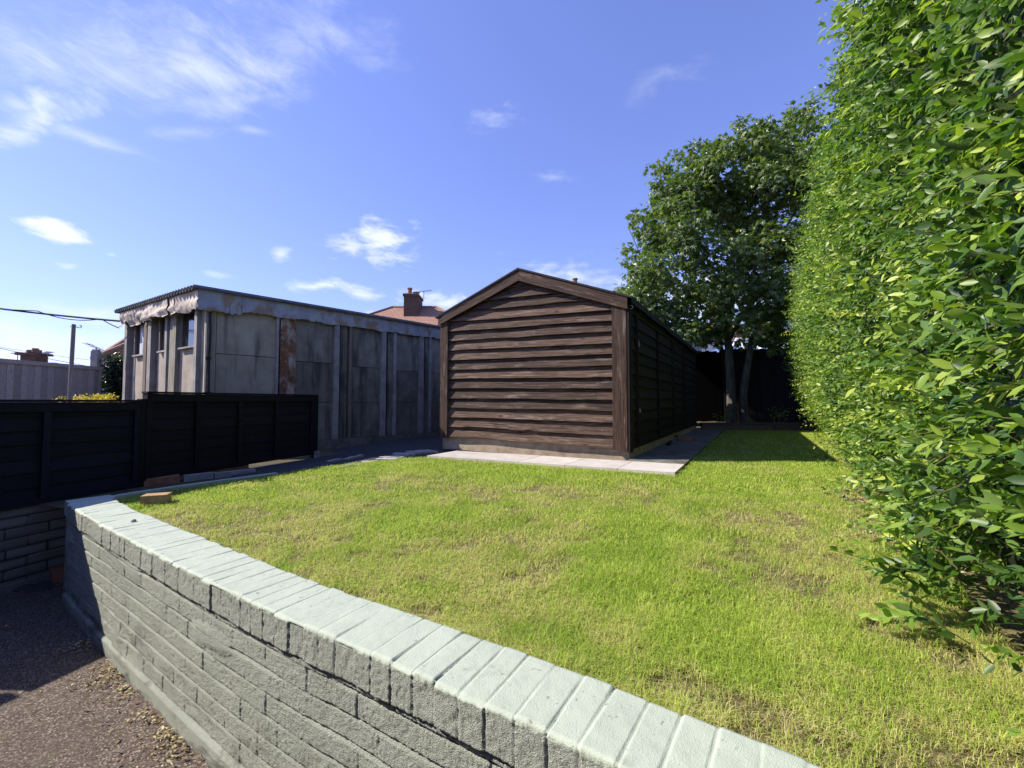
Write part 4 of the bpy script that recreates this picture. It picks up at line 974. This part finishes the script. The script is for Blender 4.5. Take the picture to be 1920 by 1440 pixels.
# ------------------------------------------------------------------ houses behind
def hip_house(name, cx, Y, wid, dep, eave, ridge_z, ridge_len, label, wallm='house_brick', roofm='tile', yaw=0.):
    F = Frame((cx, Y, 0), (math.cos(yaw), math.sin(yaw)))
    root = thing(name, (cx, Y + dep / 2, -.03), label, 'house')
    mb = MB(); mb.box(F, (-wid / 2, wid / 2), (0, dep), (-.03, eave), 0, .5); mb.build('wall', M[wallm], root)
    mb = MB(); o_ = .35; hw, rl = wid / 2 + o_, ridge_len / 2; yb0, yb1, ym = -o_, dep + o_, dep / 2
    c = [F(-hw, yb0, eave), F(hw, yb0, eave), F(hw, yb1, eave), F(-hw, yb1, eave)]; r0, r1 = F(-rl, ym, ridge_z), F(rl, ym, ridge_z)
    sl_ = math.hypot(ym - yb0, ridge_z - eave)
    mb.face([c[0], c[1], r1, r0], [(-hw, 0), (hw, 0), (rl, sl_), (-rl, sl_)]); mb.face([c[2], c[3], r0, r1], [(-hw, 0), (hw, 0), (rl, sl_), (-rl, sl_)])
    mb.face([c[1], c[2], r1], [(0, 0), (dep, 0), (dep / 2, sl_)]); mb.face([c[3], c[0], r0], [(0, 0), (dep, 0), (dep / 2, sl_)])
    mb.face([v - Vector((0, 0, .12)) for v in c][::-1])
    for i in range(4): mb.face([c[i] - Vector((0, 0, .12)), c[(i + 1) % 4] - Vector((0, 0, .12)), c[(i + 1) % 4], c[i]])
    rf = mb.build('roof', M[roofm], root)
    mb = MB()
    for p, q_ in ((r0, r1), (c[0], r0), (c[1], r1), (c[2], r1), (c[3], r0)): mb.tube([p, q_], .10, 6)
    mb.build('ridge_tiles', M[roofm], rf)
    for k in (-.28, .28):
        mb = MB(); mb.box(F, (wid * k - .6, wid * k + .6), (-.04, -.012), (eave - 1.7, eave - .5)); w_ = mb.build('window', M['glass'], root)
        mb = MB()
        for x0, x1, z0, z1 in ((-.66, .66, -.5, -.44), (-.66, .66, -1.76, -1.7), (-.66, -.6, -1.7, -.5), (.6, .66, -1.7, -.5), (-.03, .03, -1.7, -.5)):
            mb.box(F, (wid * k + x0, wid * k + x1), (-.07, -.041), (eave + z0, eave + z1))
        mb.build('window_frame', M['upvc'], w_)
    return root, F, rf
def chimney(F, a, b, z0, z1, w, d, rf, pots, mat='house_brick', cap='mortar'):
    mb = MB(); mb.box(F, (a - w / 2, a + w / 2), (b - d / 2, b + d / 2), (z0, z1), 0, .5)
    mb.box(F, (a - w / 2 - .06, a + w / 2 + .06), (b - d / 2 - .06, b + d / 2 + .06), (z1 + .002, z1 + .16), 0, .6)
    ch = mb.build('chimney', M[mat], rf)
    mb = MB(); mb.box(F, (a - w / 2 - .02, a + w / 2 + .02), (b - d / 2 - .02, b + d / 2 + .02), (z1 + .162, z1 + .2), 0, .5); mb.build('flaunching', M[cap], rf)
    for x, h, r_ in pots:
        mb = MB(); p = F(a + x, b, z1 + .2); mb.tube([p, p + Vector((0, 0, h * .85)), p + Vector((0, 0, h * .86)), p + Vector((0, 0, h))], [r_, r_ * .85, r_ * 1.15, r_ * 1.15], 10); mb.build('chimney_pot', M['terracotta'], rf)
def aerial(F, a, b, z, rf, h=.9, l=1.1, tilt_=0.12):
    mb = MB(); p = F(a, b, z); mb.tube([p, p + Vector((0, 0, h))], .025, 6); t = p + Vector((0, 0, h))
    mb.tube([t - F.ex * l * .5 - Vector((0, 0, tilt_ * .5)), t + F.ex * l * .5 + Vector((0, 0, tilt_ * .5))], .02, 6)
    for k in range(6):
        c_ = t + F.ex * l * (-.45 + .18 * k) + Vector((0, 0, tilt_ * (-.45 + .18 * k))); mb.tube([c_ - F.ey * .28, c_ + F.ey * .28], .012, 5)
    mb.build('aerial', M['galv'], rf)
YH = 30.0
x0 = at(736, 576, YH).x; x1 = at(819, 576, YH).x; zr0 = zat(576, YH)
# the ridge is deeper than the eave: place the house so that its ridge lands at YH
slope = (zr0 - zat(594, YH)) / (x0 - at(693, 594, YH).x)
hw_ = (x1 - x0) / 2 + 4.2
h1, F1, r1_ = hip_house('house', (x0 + x1) / 2, YH - 4.2, hw_ * 2 - .7, 8.4, zr0 - 4.55 * .62, zr0, x1 - x0, 'brick house with red hipped roof and central chimney beyond the garage')
ca = at(774, 570, YH - 1.0).x - (x0 + x1) / 2
chimney(F1, ca, 3.35, zr0 - 1.4, zat(558, YH - 1.2), .95, 1.5, r1_, ((-.25, .55, .16), (.2, .25, .22)))
aerial(F1, ca + .55, 4.2, zat(557, YH - .5), r1_, .55, 1.1)
YB = 34.0; p = at(1080, 530, YB)
h2, F2, r2_ = hip_house('house', p.x - .3, YB - 3, 9, 8, zat(640, YB), zat(572, YB), 3.0, 'far house mostly hidden behind the shed roof with one chimney pot', 'render_white')
chimney(F2, .3, 3.5, zat(590, YB), zat(541, YB), .9, .6, r2_, ((0, zat(519, YB) - zat(541, YB) - .2, .2),))
aerial(F2, 1.0, 3.8, zat(570, YB), r2_, zat(530, YB) - zat(570, YB), .8)
YL = 24.0; e_ = at(176, 666, YL); rt = at(300, 608, YL)
h3, F3, r3_ = hip_house('house', rt.x + .6, YL - 4.0, 2 * (rt.x + .6 - at(179, 668, YL - 4.35).x - .35), 8, zat(672, YL - 4.4), zat(600, YL), 1.5, 'house with pinkish red hipped roof behind the evergreen hedge', 'render_white')
aerial(F3, at(216, 655, YL - 2).x - rt.x - .6, 1.0, zat(672, YL - 3), r3_, zat(652, YL - 3) - zat(672, YL - 3), 1.0, -.45)
YC = 30.0; p = at(65, 660, YC)
h4, F4, r4_ = hip_house('bungalow', p.x, YC - 4, 9, 8, 2.3, 3.4, 3, 'far bungalow of which only the stout chimney shows above the grey fence', 'render_white')
mbw = .75
mb = MB(); mb.box(F4, (-.55, .55), (3.6, 4.4), (2.9, zat(667, YC)), 0, .5); zz0 = zat(667, YC)
mb.box(F4, (-.75, .75), (3.4, 4.6), (zz0 + .002, zz0 + .17), 0, .5, lambda a, b, c: (a * (1 if c < zz0 + .05 else .88), b, c)); mb.build('chimney', M['house_brick'], r4_)
for x, w_ in ((-.28, .24), (.05, .2), (.30, .17)):
    mb = MB(); q_ = F4(x, 4, zz0 + .17); mb.tube([q_, q_ + Vector((0, 0, .24 + (x == .05) * .12))], [w_, w_ * .9], 10); mb.build('chimney_pot', M['terracotta'], r4_)
aerial(F4, -1.2, 4, 3.2, r4_, zat(662, YC) - 3.2, .5); aerial(F4, .95, 4, 3.2, r4_, zat(661, YC) - 3.2, .4)
# house seen through the tree
YW = 24.0; p = at(1320, 610, YW)
h5, F5, r5_ = hip_house('house', p.x + 1, YW - 1, 8, 7, zat(632, YW), zat(606, YW + 2), 3, 'white rendered house glimpsed through the sycamore branches', 'render_white')
chimney(F5, at(1336, 585, YW + 1).x - p.x - 1, 1.6, zat(610, YW), zat(582, YW), .5, .5, r5_, ((0, .35, .14),), 'brick_red')
# conservatory behind the back fence
YK = 14.6
ck = thing('conservatory', (at(1425, 650, YK).x, YK, -.03), 'white framed conservatory with blue glazed roof behind the back fence', 'conservatory')
xa, xb, xr0, xr1 = at(1370, 655, YK).x, at(1520, 655, YK).x, at(1425, 640, YK + 1).x, at(1560, 640, YK + 1).x
ze, zrk = zat(658, YK), zat(637, YK + 1.3)
Fk = Frame((xa, YK, 0), (1, 0)); wk = xb - xa
mb = MB(); mb.face([Fk(0, 0, ze), Fk(wk, 0, ze), Fk(wk, 1.5, zrk), Fk(1.0, 1.5, zrk)]); mb.face([Fk(0, 3, ze), Fk(0, 0, ze), Fk(1.0, 1.5, zrk)]); mb.build('glazed_roof', M['blue_glass'], ck)
for i in range(6):
    mb = MB(); a = i * wk / 5; mb.tube([Fk(a, -.03, ze + .03), Fk(min(wk, max(1.0, a + .6 * (1 - a / wk))), 1.5, zrk + .03)], .05, 6); mb.build('glazing_bar', M['upvc'], ck)
mb = MB(); mb.tube([Fk(1.0, 1.5, zrk + .04), Fk(wk + .2, 1.5, zrk + .04)], .07, 6); mb.build('ridge_bar', M['upvc'], ck)
mb = MB(); mb.box(Fk, (.02, wk), (.0, 2.9), (-.03, ze - .06)); mb.build('wall', M['render_white'], ck)
mb = MB(); mb.box(Fk, (-.05, wk), (-.06, -.005), (ze - .12, ze - .005)); mb.build('gutter', M['upvc'], ck)

# ------------------------------------------------------------------ back of the garden: bed, sleeper, fence
Fk2 = Frame((3.4, 12.35, 0), (.985, -.17)); zf = zat(655, 11.9)
bf = thing('back_fence', Fk2(3, 0, 0), 'tall close boarded fence behind the sycamore, its deep shade put into the colour', 'fence')
mb = MB(); a = 2.62
while a < 6.6:
    w_ = random.uniform(.12, .15); mb.box(Fk2, (a, a + w_ - .002), (-.01 - random.random() * .012, .006), (.02, zf + random.uniform(-.015, .01)), 2); a += w_
mb.build('boards', M['backfence'], bf)
mb = MB(); a = -.3                                     # gapped paling end by the shed
while a < 2.56:
    mb.box(Fk2, (a, a + .10), (-.02, -.002), (.02, zf - .05 + random.uniform(-.05, .05)), 2); a += 1.0 * .1035 if 1.98 < a < 2.42 else .102
mb.box(Fk2, (-.3, 2.6), (.0, .03), (.5, .6), 0); mb.box(Fk2, (-.3, 2.6), (.0, .03), (1.5, 1.6), 0)
mb.build('palings', M['paling'], bf)
for a in (-.3, 2.6, 4.6):
    mb = MB(); mb.box(Fk2, (a - .05, a + .05), (.032, .12), (0, zf + .08), 2); mb.build('fence_post', M['backfence'], bf)
SLP = gp(1330, 806, 0); Fs2 = Frame((4.75, 10.56, 0), (1, -.012))
mb = MB(); mb.box(Fs2, (0, 1.75), (0, .1), (-.05, .115), 0); mb.box(Fs2, (1.755, 2.95), (0.0, .1), (-.05, .112), 0); mb.box(Fs2, (0, 2.95), (.004, .1), (.117, .20), 0)
tag(mb.build('timber_sleeper', M['sleeper'], None, Fs2.o), 'old timber sleepers edging the raised bed at the lawn end', 'sleeper')
mb = MB(); mb.grid([[Fs2(a, b, .13 + .05 * math.sin(a * 3 + b * 4)) for b in np.linspace(.1, 1.6, 6)] for a in np.linspace(-1.2, 4, 16)]); tag(mb.build('flower_bed', M['ground']), kind='structure')
def plant(cx, cy, z, r_, n, ln, label, mat='ivy_leaf'):
    o = thing('bed_plant', (cx, cy, z), label, 'plant')
    leaf_blob('leaves', M[mat], o, None, [((cx, cy, z + r_ * .8), (r_, r_, r_ * .8))], n, ln, .35, 'lance', RNG, .4)
    mb = MB(); mb.tube([(cx, cy, z - .02), (cx + .02, cy, z + r_)], .012, 5); mb.build('stem', M['twig'], o)
plant(5.55, 11.1, .15, .22, 1500, .09, 'small shaded plant at the foot of the sycamore trunks', 'tree_leaf')
plant(6.9, 10.9, .15, .28, 1300, .10, 'shaded leafy plant behind the timber sleepers near the hedge', 'tree_leaf')
plant(4.2, 10.6, .05, .18, 1500, .08, 'dark weeds growing at the end of the side path', 'ivy_leaf')

# ------------------------------------------------------------------ sycamore
TY = 11.4
tree = thing('sycamore_tree', (at(1382, 760, TY).x, TY, .1), 'twin trunked sycamore tree with dense green crown behind the shed', 'tree')
mb = MB()
def limb(pts, r0, r1, n=9):
    P = [Vector(p) for p in pts]; k = len(P); mb.tube(P, [r0 + (r1 - r0) * i / (k - 1) for i in range(k)], n)
A = lambda u, v, dy=0: at(u, v, TY + dy)
tb = A(1372, 772); tb.z = .08; tb2 = A(1394, 772); tb2.z = .08
limb([tb, A(1371, 740), A(1369, 700), A(1366, 655), A(1364, 628), A(1368, 590), A(1378, 540), A(1372, 470), A(1362, 400), A(1368, 330)], .135, .025)
limb([tb2, A(1393, 745, -.1), A(1398, 705, -.15), A(1406, 660, -.2), A(1412, 610, -.2), A(1424, 560, -.1), A(1440, 480), A(1456, 400), A(1466, 310)], .115, .025)
limb([A(1364, 632), A(1340, 590), A(1312, 545), A(1285, 500), A(1265, 440)], .06, .015, 7)
limb([A(1366, 640, .1), A(1392, 590, .3), A(1420, 560, .4), A(1470, 535, .5), A(1520, 505, .5)], .06, .012, 7)
limb([A(1375, 560), A(1330, 500), A(1310, 440), A(1300, 360)], .045, .012, 7)
limb([A(1364, 645, -.2), A(1330, 638, -.4), A(1290, 632, -.5), A(1240, 620, -.5)], .04, .010, 6)
limb([A(1410, 640), A(1450, 620, -.3), A(1490, 615, -.5)], .04, .012, 6)
limb([A(1440, 480), A(1490, 400), A(1530, 320), A(1545, 250)], .04, .012, 6)
limb([A(1310, 545), A(1260, 530), A(1210, 500), A(1180, 430)], .03, .008, 6)
limb([A(1372, 470), A(1400, 380), A(1420, 300), A(1425, 250)], .03, .008, 6)
mb.build('trunk', M['bark'], tree)
crown = [(1186, 418, 22), (1205, 432, 26), (1232, 468, 52), (1205, 520, 44), (1240, 545, 60), (1275, 330, 30), (1262, 365, 34), (1290, 400, 62), (1310, 300, 22), (1352, 300, 40), (1330, 340, 44), (1375, 275, 30),
         (1398, 262, 30), (1425, 238, 26), (1430, 290, 50), (1462, 250, 36), (1475, 300, 50), (1510, 235, 40), (1545, 225, 36), (1540, 280, 60), (1560, 330, 60), (1500, 370, 66), (1430, 380, 66),
         (1360, 390, 66), (1310, 460, 66), (1260, 450, 48), (1380, 470, 66), (1450, 450, 70), (1510, 450, 60), (1300, 540, 62), (1360, 540, 55), (1430, 530, 60), (1490, 530, 50), (1255, 590, 46),
         (1300, 600, 44), (1350, 590, 40), (1440, 590, 48), (1480, 590, 44), (1225, 575, 34), (1290, 625, 26), (1340, 625, 22), (1470, 625, 30), (1440, 632, 22), (1320, 380, 50), (1395, 330, 50), (1330, 590, 40), (1390, 600, 36), (1410, 570, 36), (1440, 615, 34), (1310, 625, 24), (1360, 618, 24), (1400, 628, 20), (1480, 640, 20), (1290, 612, 26), (1460, 600, 40), (1335, 640, 18), (1385, 642, 16), (1430, 645, 18), (1460, 648, 18), (1490, 655, 16), (1315, 642, 16), (1350, 632, 20), (1410, 636, 20), (1182, 545, 28), (1190, 500, 30), (1205, 590, 34), (1235, 610, 30), (1178, 470, 18), (1225, 420, 26), (1245, 330, 28), (1240, 370, 36), (1238, 400, 34), (1300, 285, 28), (1340, 270, 24), (1390, 245, 26), (1280, 370, 44), (1285, 300, 24)]
blobs = []
sc = TY / FPX
for u, v, r_ in crown:
    for k in range(7 if r_ > 40 else 4):
        dy = random.uniform(-1.5, 1.3) * min(1, r_ / 50)
        p = at(u + random.gauss(0, r_ * .42), v + random.gauss(0, r_ * .38), TY + dy); q_ = r_ * sc * random.uniform(.42, .68)
        blobs.append(((p.x, p.y, p.z), (q_ * 1.15, q_ * 1.05, q_ * .62)))
leaf_blob('crown', M['tree_leaf'], tree, None, blobs, 760, .155, .95, 'palm', RNG, .5, 0, 1, .35)

# ------------------------------------------------------------------ the tall hedge on the right
HD = (HB0 - HB1).normalized(); HN = Vector((-HD.y, HD.x, 0))          # outward, towards the lawn
HL = (HB0 - HB1).length
HP = np.array([(-.02, -.10), (.12, .10), (.45, .42), (.74, .62), (1.3, .82), (1.9, .95), (2.6, 1.0), (3.2, .86), (3.50, .55)])
def h_off(t, z):                                                       # offset of the leafy face from the base line
    y = HB1.y + HD.y * t
    s = np.interp(y, [0, 2.4, 2.8, 3.7, 6, 8.6, 10.4], [.06, .07, .09, .2, .36, .56, .84])
    top = 3.62 + .12 * np.sin(t * 2.1) + .08 * np.sin(t * 5.3 + 1)
    return s * np.interp(z * 3.55 / top, HP[:, 0], HP[:, 1]) + .05 * np.sin(t * 3.1 + z * 2) + .04 * np.sin(t * 7.7 - z * 4.1)
hd = thing('tall_hedge', (HB1.x + HD.x * 5 + .4, HB1.y + HD.y * 5 - .3, 0), 'tall leafy light green hedge running along the right side of the lawn', 'hedge')
T0 = -1.6
TT, ZQ = np.meshgrid(np.linspace(T0, HL + .05, 150), np.linspace(.12, 3.5, 60), indexing='ij')
OF = h_off(TT, ZQ) - .20 - .10 * fbm(TT * 4, ZQ * 4, 3, 71) - .12 * np.clip((TT - HL + .5), 0, 1)
X = HB1.x + HD.x * TT + HN.x * OF; Y = HB1.y + HD.y * TT + HN.y * OF
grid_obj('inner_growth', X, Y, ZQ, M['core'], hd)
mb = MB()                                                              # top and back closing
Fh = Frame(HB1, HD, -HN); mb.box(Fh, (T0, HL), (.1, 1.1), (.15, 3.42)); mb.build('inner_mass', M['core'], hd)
mb = MB()
for t in np.arange(3.4, HL, .33):
    for k in range(2):
        p = HB1 + HD * (t + random.uniform(-.12, .12)) - HN * random.uniform(.0, .22); r_ = random.uniform(.008, .022)
        mb.tube([p, p + HN * random.uniform(-.05, .1) + Vector((random.uniform(-.05, .05), 0, .25)), p + HN * random.uniform(0, .25) + Vector((random.uniform(-.1, .1), 0, .6))], [r_, r_ * .8, r_ * .5], 6)
mb.build('stems', M['twig'], hd)
def shoots(n, t_lo, t_hi, z_lo, z_hi, spread, nl, ln, rng, out_lo=-.16, out_hi=.04, rb=0., long_=1.):
    t = rng.uniform(t_lo, t_hi, n); z = z_lo + (z_hi - z_lo) * rng.random(n); of = h_off(t, z) + rng.uniform(out_lo, out_hi, n)
    keep_ = rng.random(n) < np.clip(1.15 - (fbm(t * 3.4, z * 3.4, 3, 131) < .41) * .55, 0, 1)      # hollows between the sprays
    t, z, of = t[keep_], z[keep_], of[keep_]; n = len(t); of = of + .16 * (fbm(t * 3.4, z * 3.4, 3, 131) - .5)
    base = np.c_[HB1.x + HD.x * t + HN.x * of, HB1.y + HD.y * t + HN.y * of, z]
    d = unit(np.array(HN)[None] * .8 + np.array(HD)[None] * .25 + rng.normal(size=(n, 3)) * spread + np.array([0, 0, .16])[None]); length = rng.uniform(.10, .24, n) * long_
    bend = rng.normal(size=(n, 3)) * .25 + np.array([0, 0, -.2])
    P, D, N, Ls, R = [], [], [], [], []
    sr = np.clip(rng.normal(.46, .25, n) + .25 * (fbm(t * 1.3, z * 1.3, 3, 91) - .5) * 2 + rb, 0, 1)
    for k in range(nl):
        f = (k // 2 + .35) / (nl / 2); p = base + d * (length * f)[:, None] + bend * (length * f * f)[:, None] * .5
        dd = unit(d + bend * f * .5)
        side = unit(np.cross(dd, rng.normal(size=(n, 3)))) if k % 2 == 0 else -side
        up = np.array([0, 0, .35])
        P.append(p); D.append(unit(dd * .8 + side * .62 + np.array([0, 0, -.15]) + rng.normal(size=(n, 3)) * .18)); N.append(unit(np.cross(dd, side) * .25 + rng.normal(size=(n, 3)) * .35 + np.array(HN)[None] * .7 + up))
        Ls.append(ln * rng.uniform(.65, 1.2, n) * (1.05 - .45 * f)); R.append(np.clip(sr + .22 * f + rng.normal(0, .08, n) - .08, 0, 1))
    keep = np.ones(n * nl, bool)
    return (np.concatenate(P), np.concatenate(D), np.concatenate(N), np.concatenate(Ls), np.concatenate(R), base, d * length[:, None] + bend * length[:, None] * .5)
HR = np.random.default_rng(23); random.seed(5)
packs = [shoots(3900, -1.3, 2.6, .10, 3.62, .38, 12, .054, HR), shoots(3900, 2.6, 6.0, .16, 3.62, .42, 11, .056, HR), shoots(3300, 6.0, HL + .05, .22, 3.6, .45, 9, .054, HR),
         shoots(1100, -1.2, 3.0, .25, 3.5, .5, 8, .050, HR, -.3, -.15, -.25), shoots(330, .5, HL, .3, 3.15, .5, 12, .060, HR, -.02, .08, .22, 1.5),
         shoots(60, .1, 2.2, .02, .35, .5, 10, .066, HR, .0, .10, .05, 1.3)]
P, D, N, Ls, R = (np.concatenate([p[i] for p in packs]) for i in range(5))
ok = (P[:, 2] > .012) & ((P[:, 2] < 3.62) | (P[:, 1] > 2.9))
P, D, N, Ls, R = P[ok], D[ok], N[ok], Ls[ok], R[ok]
leaves('foliage', P, D, N, Ls, Ls * HR.uniform(.38, .54, len(Ls)), R, M['hedge_leaf'], hd)
# end cap of the hedge (far end) and top
Pt = []; 
endb = [((HB0.x + HN.x * o_ + HD.x * .12, HB0.y + HN.y * o_ + HD.y * .12, z), (.20, .22, .22)) for z in np.linspace(.5, 3.3, 11) for o_ in np.linspace(-.6, h_off(HL, z) - .12, 4)]
leaf_blob('foliage', M['hedge_leaf'], hd, None, endb, 1500, .062, .48)
mb = MB(); nb = 0
for pk in packs:
    B_, V_ = pk[5], pk[6]
    for i in range(0, len(B_), 4):
        if B_[i][2] < .03 or B_[i][1] > 4: continue
        p = Vector(B_[i]); v = Vector(V_[i]); mb.tube([p - v * .2, p + v], [.0022, .0010], 3, False)
mb.build('twigs', M['twig'], hd)

# ------------------------------------------------------------------ lawn grass
def grass_field():
    Vs, Ts, Rn, Dr = [], [], [], []; off = 0
    for (y0, y1, x0, x1, dens, w, h) in ((.6, 1.5, -1.6, 2.2, 78000, .0015, .032), (1.5, 2.2, -2.4, 2.9, 48000, .0019, .032), (2.2, 3.4, -3.2, 4, 24000, .0027, .032), (3.4, 5.6, -3, 5.5, 11000, .0041, .034), (5.6, 10.6, -1, 8.2, 4500, .0065, .038)):
        n = int(dens * (y1 - y0) * (x1 - x0)); P = np.c_[RNG.uniform(x0, x1, n), RNG.uniform(y0, y1, n)]
        P = P[inside(P, LP)]
        g = fbm(P[:, 0] * 1.5, P[:, 1] * 1.5, 4, 51); g2 = fbm(P[:, 0] * 6, P[:, 1] * 6, 3, 61); bare = .62 * fbm(P[:, 0] * 8 + 5, P[:, 1] * 8, 3, 73) + .38 * g
        dw = np.min(np.linalg.norm(P[:, None, :] - WIN[::wi(.3)][None], axis=2), axis=1)        # distance from the wall
        hb = np.abs((P[:, 0] - HB1.x) * HN.x + (P[:, 1] - HB1.y) * HN.y)                   # from the hedge base
        lush = np.exp(-(((P[:, 0] + .33) / .42) ** 2 + ((P[:, 1] - 2.62) / .36) ** 2)) * .9 + np.exp(-((hb - 1.15) / .3) ** 2) * np.clip(4.6 - P[:, 1], 0, 1) * .6 + np.clip((P[:, 1] - 3.4) / 2, 0, .40)
        edge = np.exp(-(hb / .32) ** 2)
        dry = np.clip(.48 + (g - .5) * 2.6 + (g2 - .5) * 1.7 + .22 * np.exp(-dw / .35) - lush * .75 + edge * .3 * np.clip(P[:, 1] - 1.2, .1, 1) - .02 * P[:, 1], .05, .97)
        keep = RNG.random(len(P)) < np.clip(1.12 - np.clip((bare - np.where(P[:, 1] < 1.7, .59, .562)) * 12, 0, .9) * (lush < .35) - edge * .45 * np.clip(P[:, 1] - 1.2, .15, 1), .08, 1)
        P, dry, lush, g2 = P[keep], dry[keep], lush[keep], g2[keep]; n = len(P)
        isdry = (RNG.random(n) < dry * .74)
        hh = h * RNG.uniform(.45, 1.15, n) * (1 + .5 * np.clip(lush, 0, 1)) * np.where(isdry, .75, 1) * (.7 + .6 * g2) * (1 + .8 * np.exp(-dw[keep] / .06))
        an = RNG.uniform(0, 2 * np.pi, n); lean = RNG.uniform(.3, 1.25, n) * np.where(isdry, 1.5, 1)
        dx = np.c_[np.cos(an), np.sin(an)]; sx = np.c_[-dx[:, 1], dx[:, 0]] * (w * RNG.uniform(.6, 1.3, n))[:, None] * .5
        z0 = np.zeros(n) - .004
        b0 = np.c_[P - sx, z0]; b1 = np.c_[P + sx, z0]
        m = P + dx * (hh * lean * .35)[:, None]; m0 = np.c_[m - sx * .8, hh * .6]; m1 = np.c_[m + sx * .8, hh * .6]
        tp = np.c_[P + dx * (hh * lean)[:, None], hh * (1 - .30 * lean)]
        V = np.stack([b0, b1, m1, m0, tp], 1).reshape(-1, 3); i = np.arange(n)[:, None] * 5 + off
        T = np.stack([i + np.array([0, 1, 2]), i + np.array([0, 2, 3]), i + np.array([3, 2, 4])], 1).reshape(-1, 3)
        Vs.append(V); Ts.append(T); off += len(V)
        rn = np.clip(RNG.normal(.5, .26, n) + (g2 - .5) * .4 - lush * .12, 0, 1); Rn.append(np.repeat(rn, 3))
        Dr.append(np.repeat(np.where(isdry, RNG.uniform(.6, 1, n), RNG.uniform(0, .22, n)), 3))
    o = tri_mesh('grass', np.concatenate(Vs), np.concatenate(Ts), np.concatenate(Rn), M['grass'], None, None, {'dry': np.concatenate(Dr)})
    tag(o, 'short mown patchy green and straw coloured lawn grass', 'grass', None, 'stuff')
    print('grass blades', off // 5)
RNG = np.random.default_rng(77)
grass_field()

# weeds and dead stems under the hedge
blobs = []
for k in range(26):
    t = random.uniform(2.5, HL - .3); p = HB1 + HD * t + HN * random.uniform(.02, .35); blobs.append(((p.x, p.y, .04), (.10, .10, .05)))
o = leaf_blob('hedge_weeds', M['hedge_leaf'], None, (0, 0, 0), blobs, 1700, .055, .5, 'lance', RNG, .6, 0, .7); tag(o, 'low weeds and seedlings along the foot of the hedge', 'weeds', None, 'stuff')
n = 1500; t = RNG.uniform(1.0, HL - .2, n); of = RNG.uniform(-.25, .20, n)
P = np.c_[HB1.x + HD.x * t + HN.x * of, HB1.y + HD.y * t + HN.y * of, RNG.uniform(.006, .03, n)]
o = leaves('fallen_leaves', P, np.c_[RNG.normal(size=(n, 2)), RNG.normal(0, .15, n)], np.c_[RNG.normal(0, .3, (n, 2)), np.ones(n)], RNG.uniform(.03, .07, n), RNG.uniform(.008, .03, n), RNG.random(n), M['litter'], None, (0, 0, 0))
tag(o, 'dry fallen leaves and clippings on bare earth below the hedge', 'leaf litter', None, 'stuff')

# leaf litter along the wall foot
RNG = np.random.default_rng(11)
n = 2000; i = RNG.integers(wi(.75), wi(3.8), n); q_ = np.clip(RNG.exponential(.055, n), .0, .4)
cl = fbm(WS[i] * 4, WS[i] * 0, 3, 5); kp = RNG.random(n) < np.clip((cl - .38) * 5, .05, 1); i, q_ = i[kp], q_[kp]; n = len(i)
P = np.c_[WC[i] - WN[i] * (.025 + q_)[:, None], PZ + RNG.uniform(.002, .022, n)]
o = leaves('leaf_litter', P, np.c_[RNG.normal(size=(n, 2)), RNG.normal(0, .2, n)], np.c_[RNG.normal(0, .35, (n, 2)), np.ones(n)], RNG.uniform(.008, .026, n), RNG.uniform(.004, .013, n), RNG.random(n), M['litter'], None, (0, 0, 0))
tag(o, 'dry yellowed leaves gathered along the foot of the painted wall', 'leaf litter', None, 'stuff')
blobs = [((WC[k][0] - WN[k][0] * d_, WC[k][1] - WN[k][1] * d_, PZ + .01), (.03, .03, .012)) for k, d_ in ((wi(1.), .05), (wi(1.65), .16), (wi(2), .06), (wi(2.5), .05))]
o = leaf_blob('patio_weeds', M['hedge_leaf'], None, (0, 0, 0), blobs, 20000, .014, .4, 'lance', RNG, .6, 0, .6); tag(o, 'tiny green weeds in the tarmac beside the painted wall', 'weeds', None, 'stuff')
# crumb on the coping
p = gp(250, 978, .052); mb = MB()
mb.grid([[p + Vector((math.cos(a) * r_ * (1 + .2 * math.sin(3 * a)), math.sin(a) * r_, h_)) for a in np.linspace(0, 2 * math.pi, 10)] for r_, h_ in ((.001, .014), (.009, .012), (.013, .005), (.012, -.002))])
tag(mb.build('pebble', M['mortar'], None, p), 'small grey pebble resting on the pale wall coping', 'pebble')

# ------------------------------------------------------------------ the house behind the camera (its shadow crosses the patio)
HF = Frame((-4.25, 1.10, PZ), (.84, -.54)); HFy = HF.ey
if HFy.y > 0: HF = Frame((-4.25, 1.10, PZ), (.84, -.54), -HFy)
hs = thing('brick_extension', HF(3, 0, 0), 'brick rear extension of the house beside the patio', 'house')
mb = MB(); mb.box(HF, (0, 6.4), (0, 3), (-.02, 2.45), 0, .5); mb.build('wall', M['house_brick'], hs)
mb = MB(); mb.box(HF, (-.1, 6.5), (-.12, 3), (2.452, 2.62), 0, .5); mb.build('roof', M['felt'], hs)
mb = MB(); mb.box(HF, (3.4, 5.2), (-.03, -.004), (.05, 2.1), 0, .5); dr = mb.build('door', M['upvc'], hs)
mb = MB(); mb.box(HF, (3.5, 4.25), (-.045, -.031), (.2, 2.0)); mb.box(HF, (4.35, 5.1), (-.045, -.031), (.2, 2.0)); mb.build('pane', M['glass'], dr)
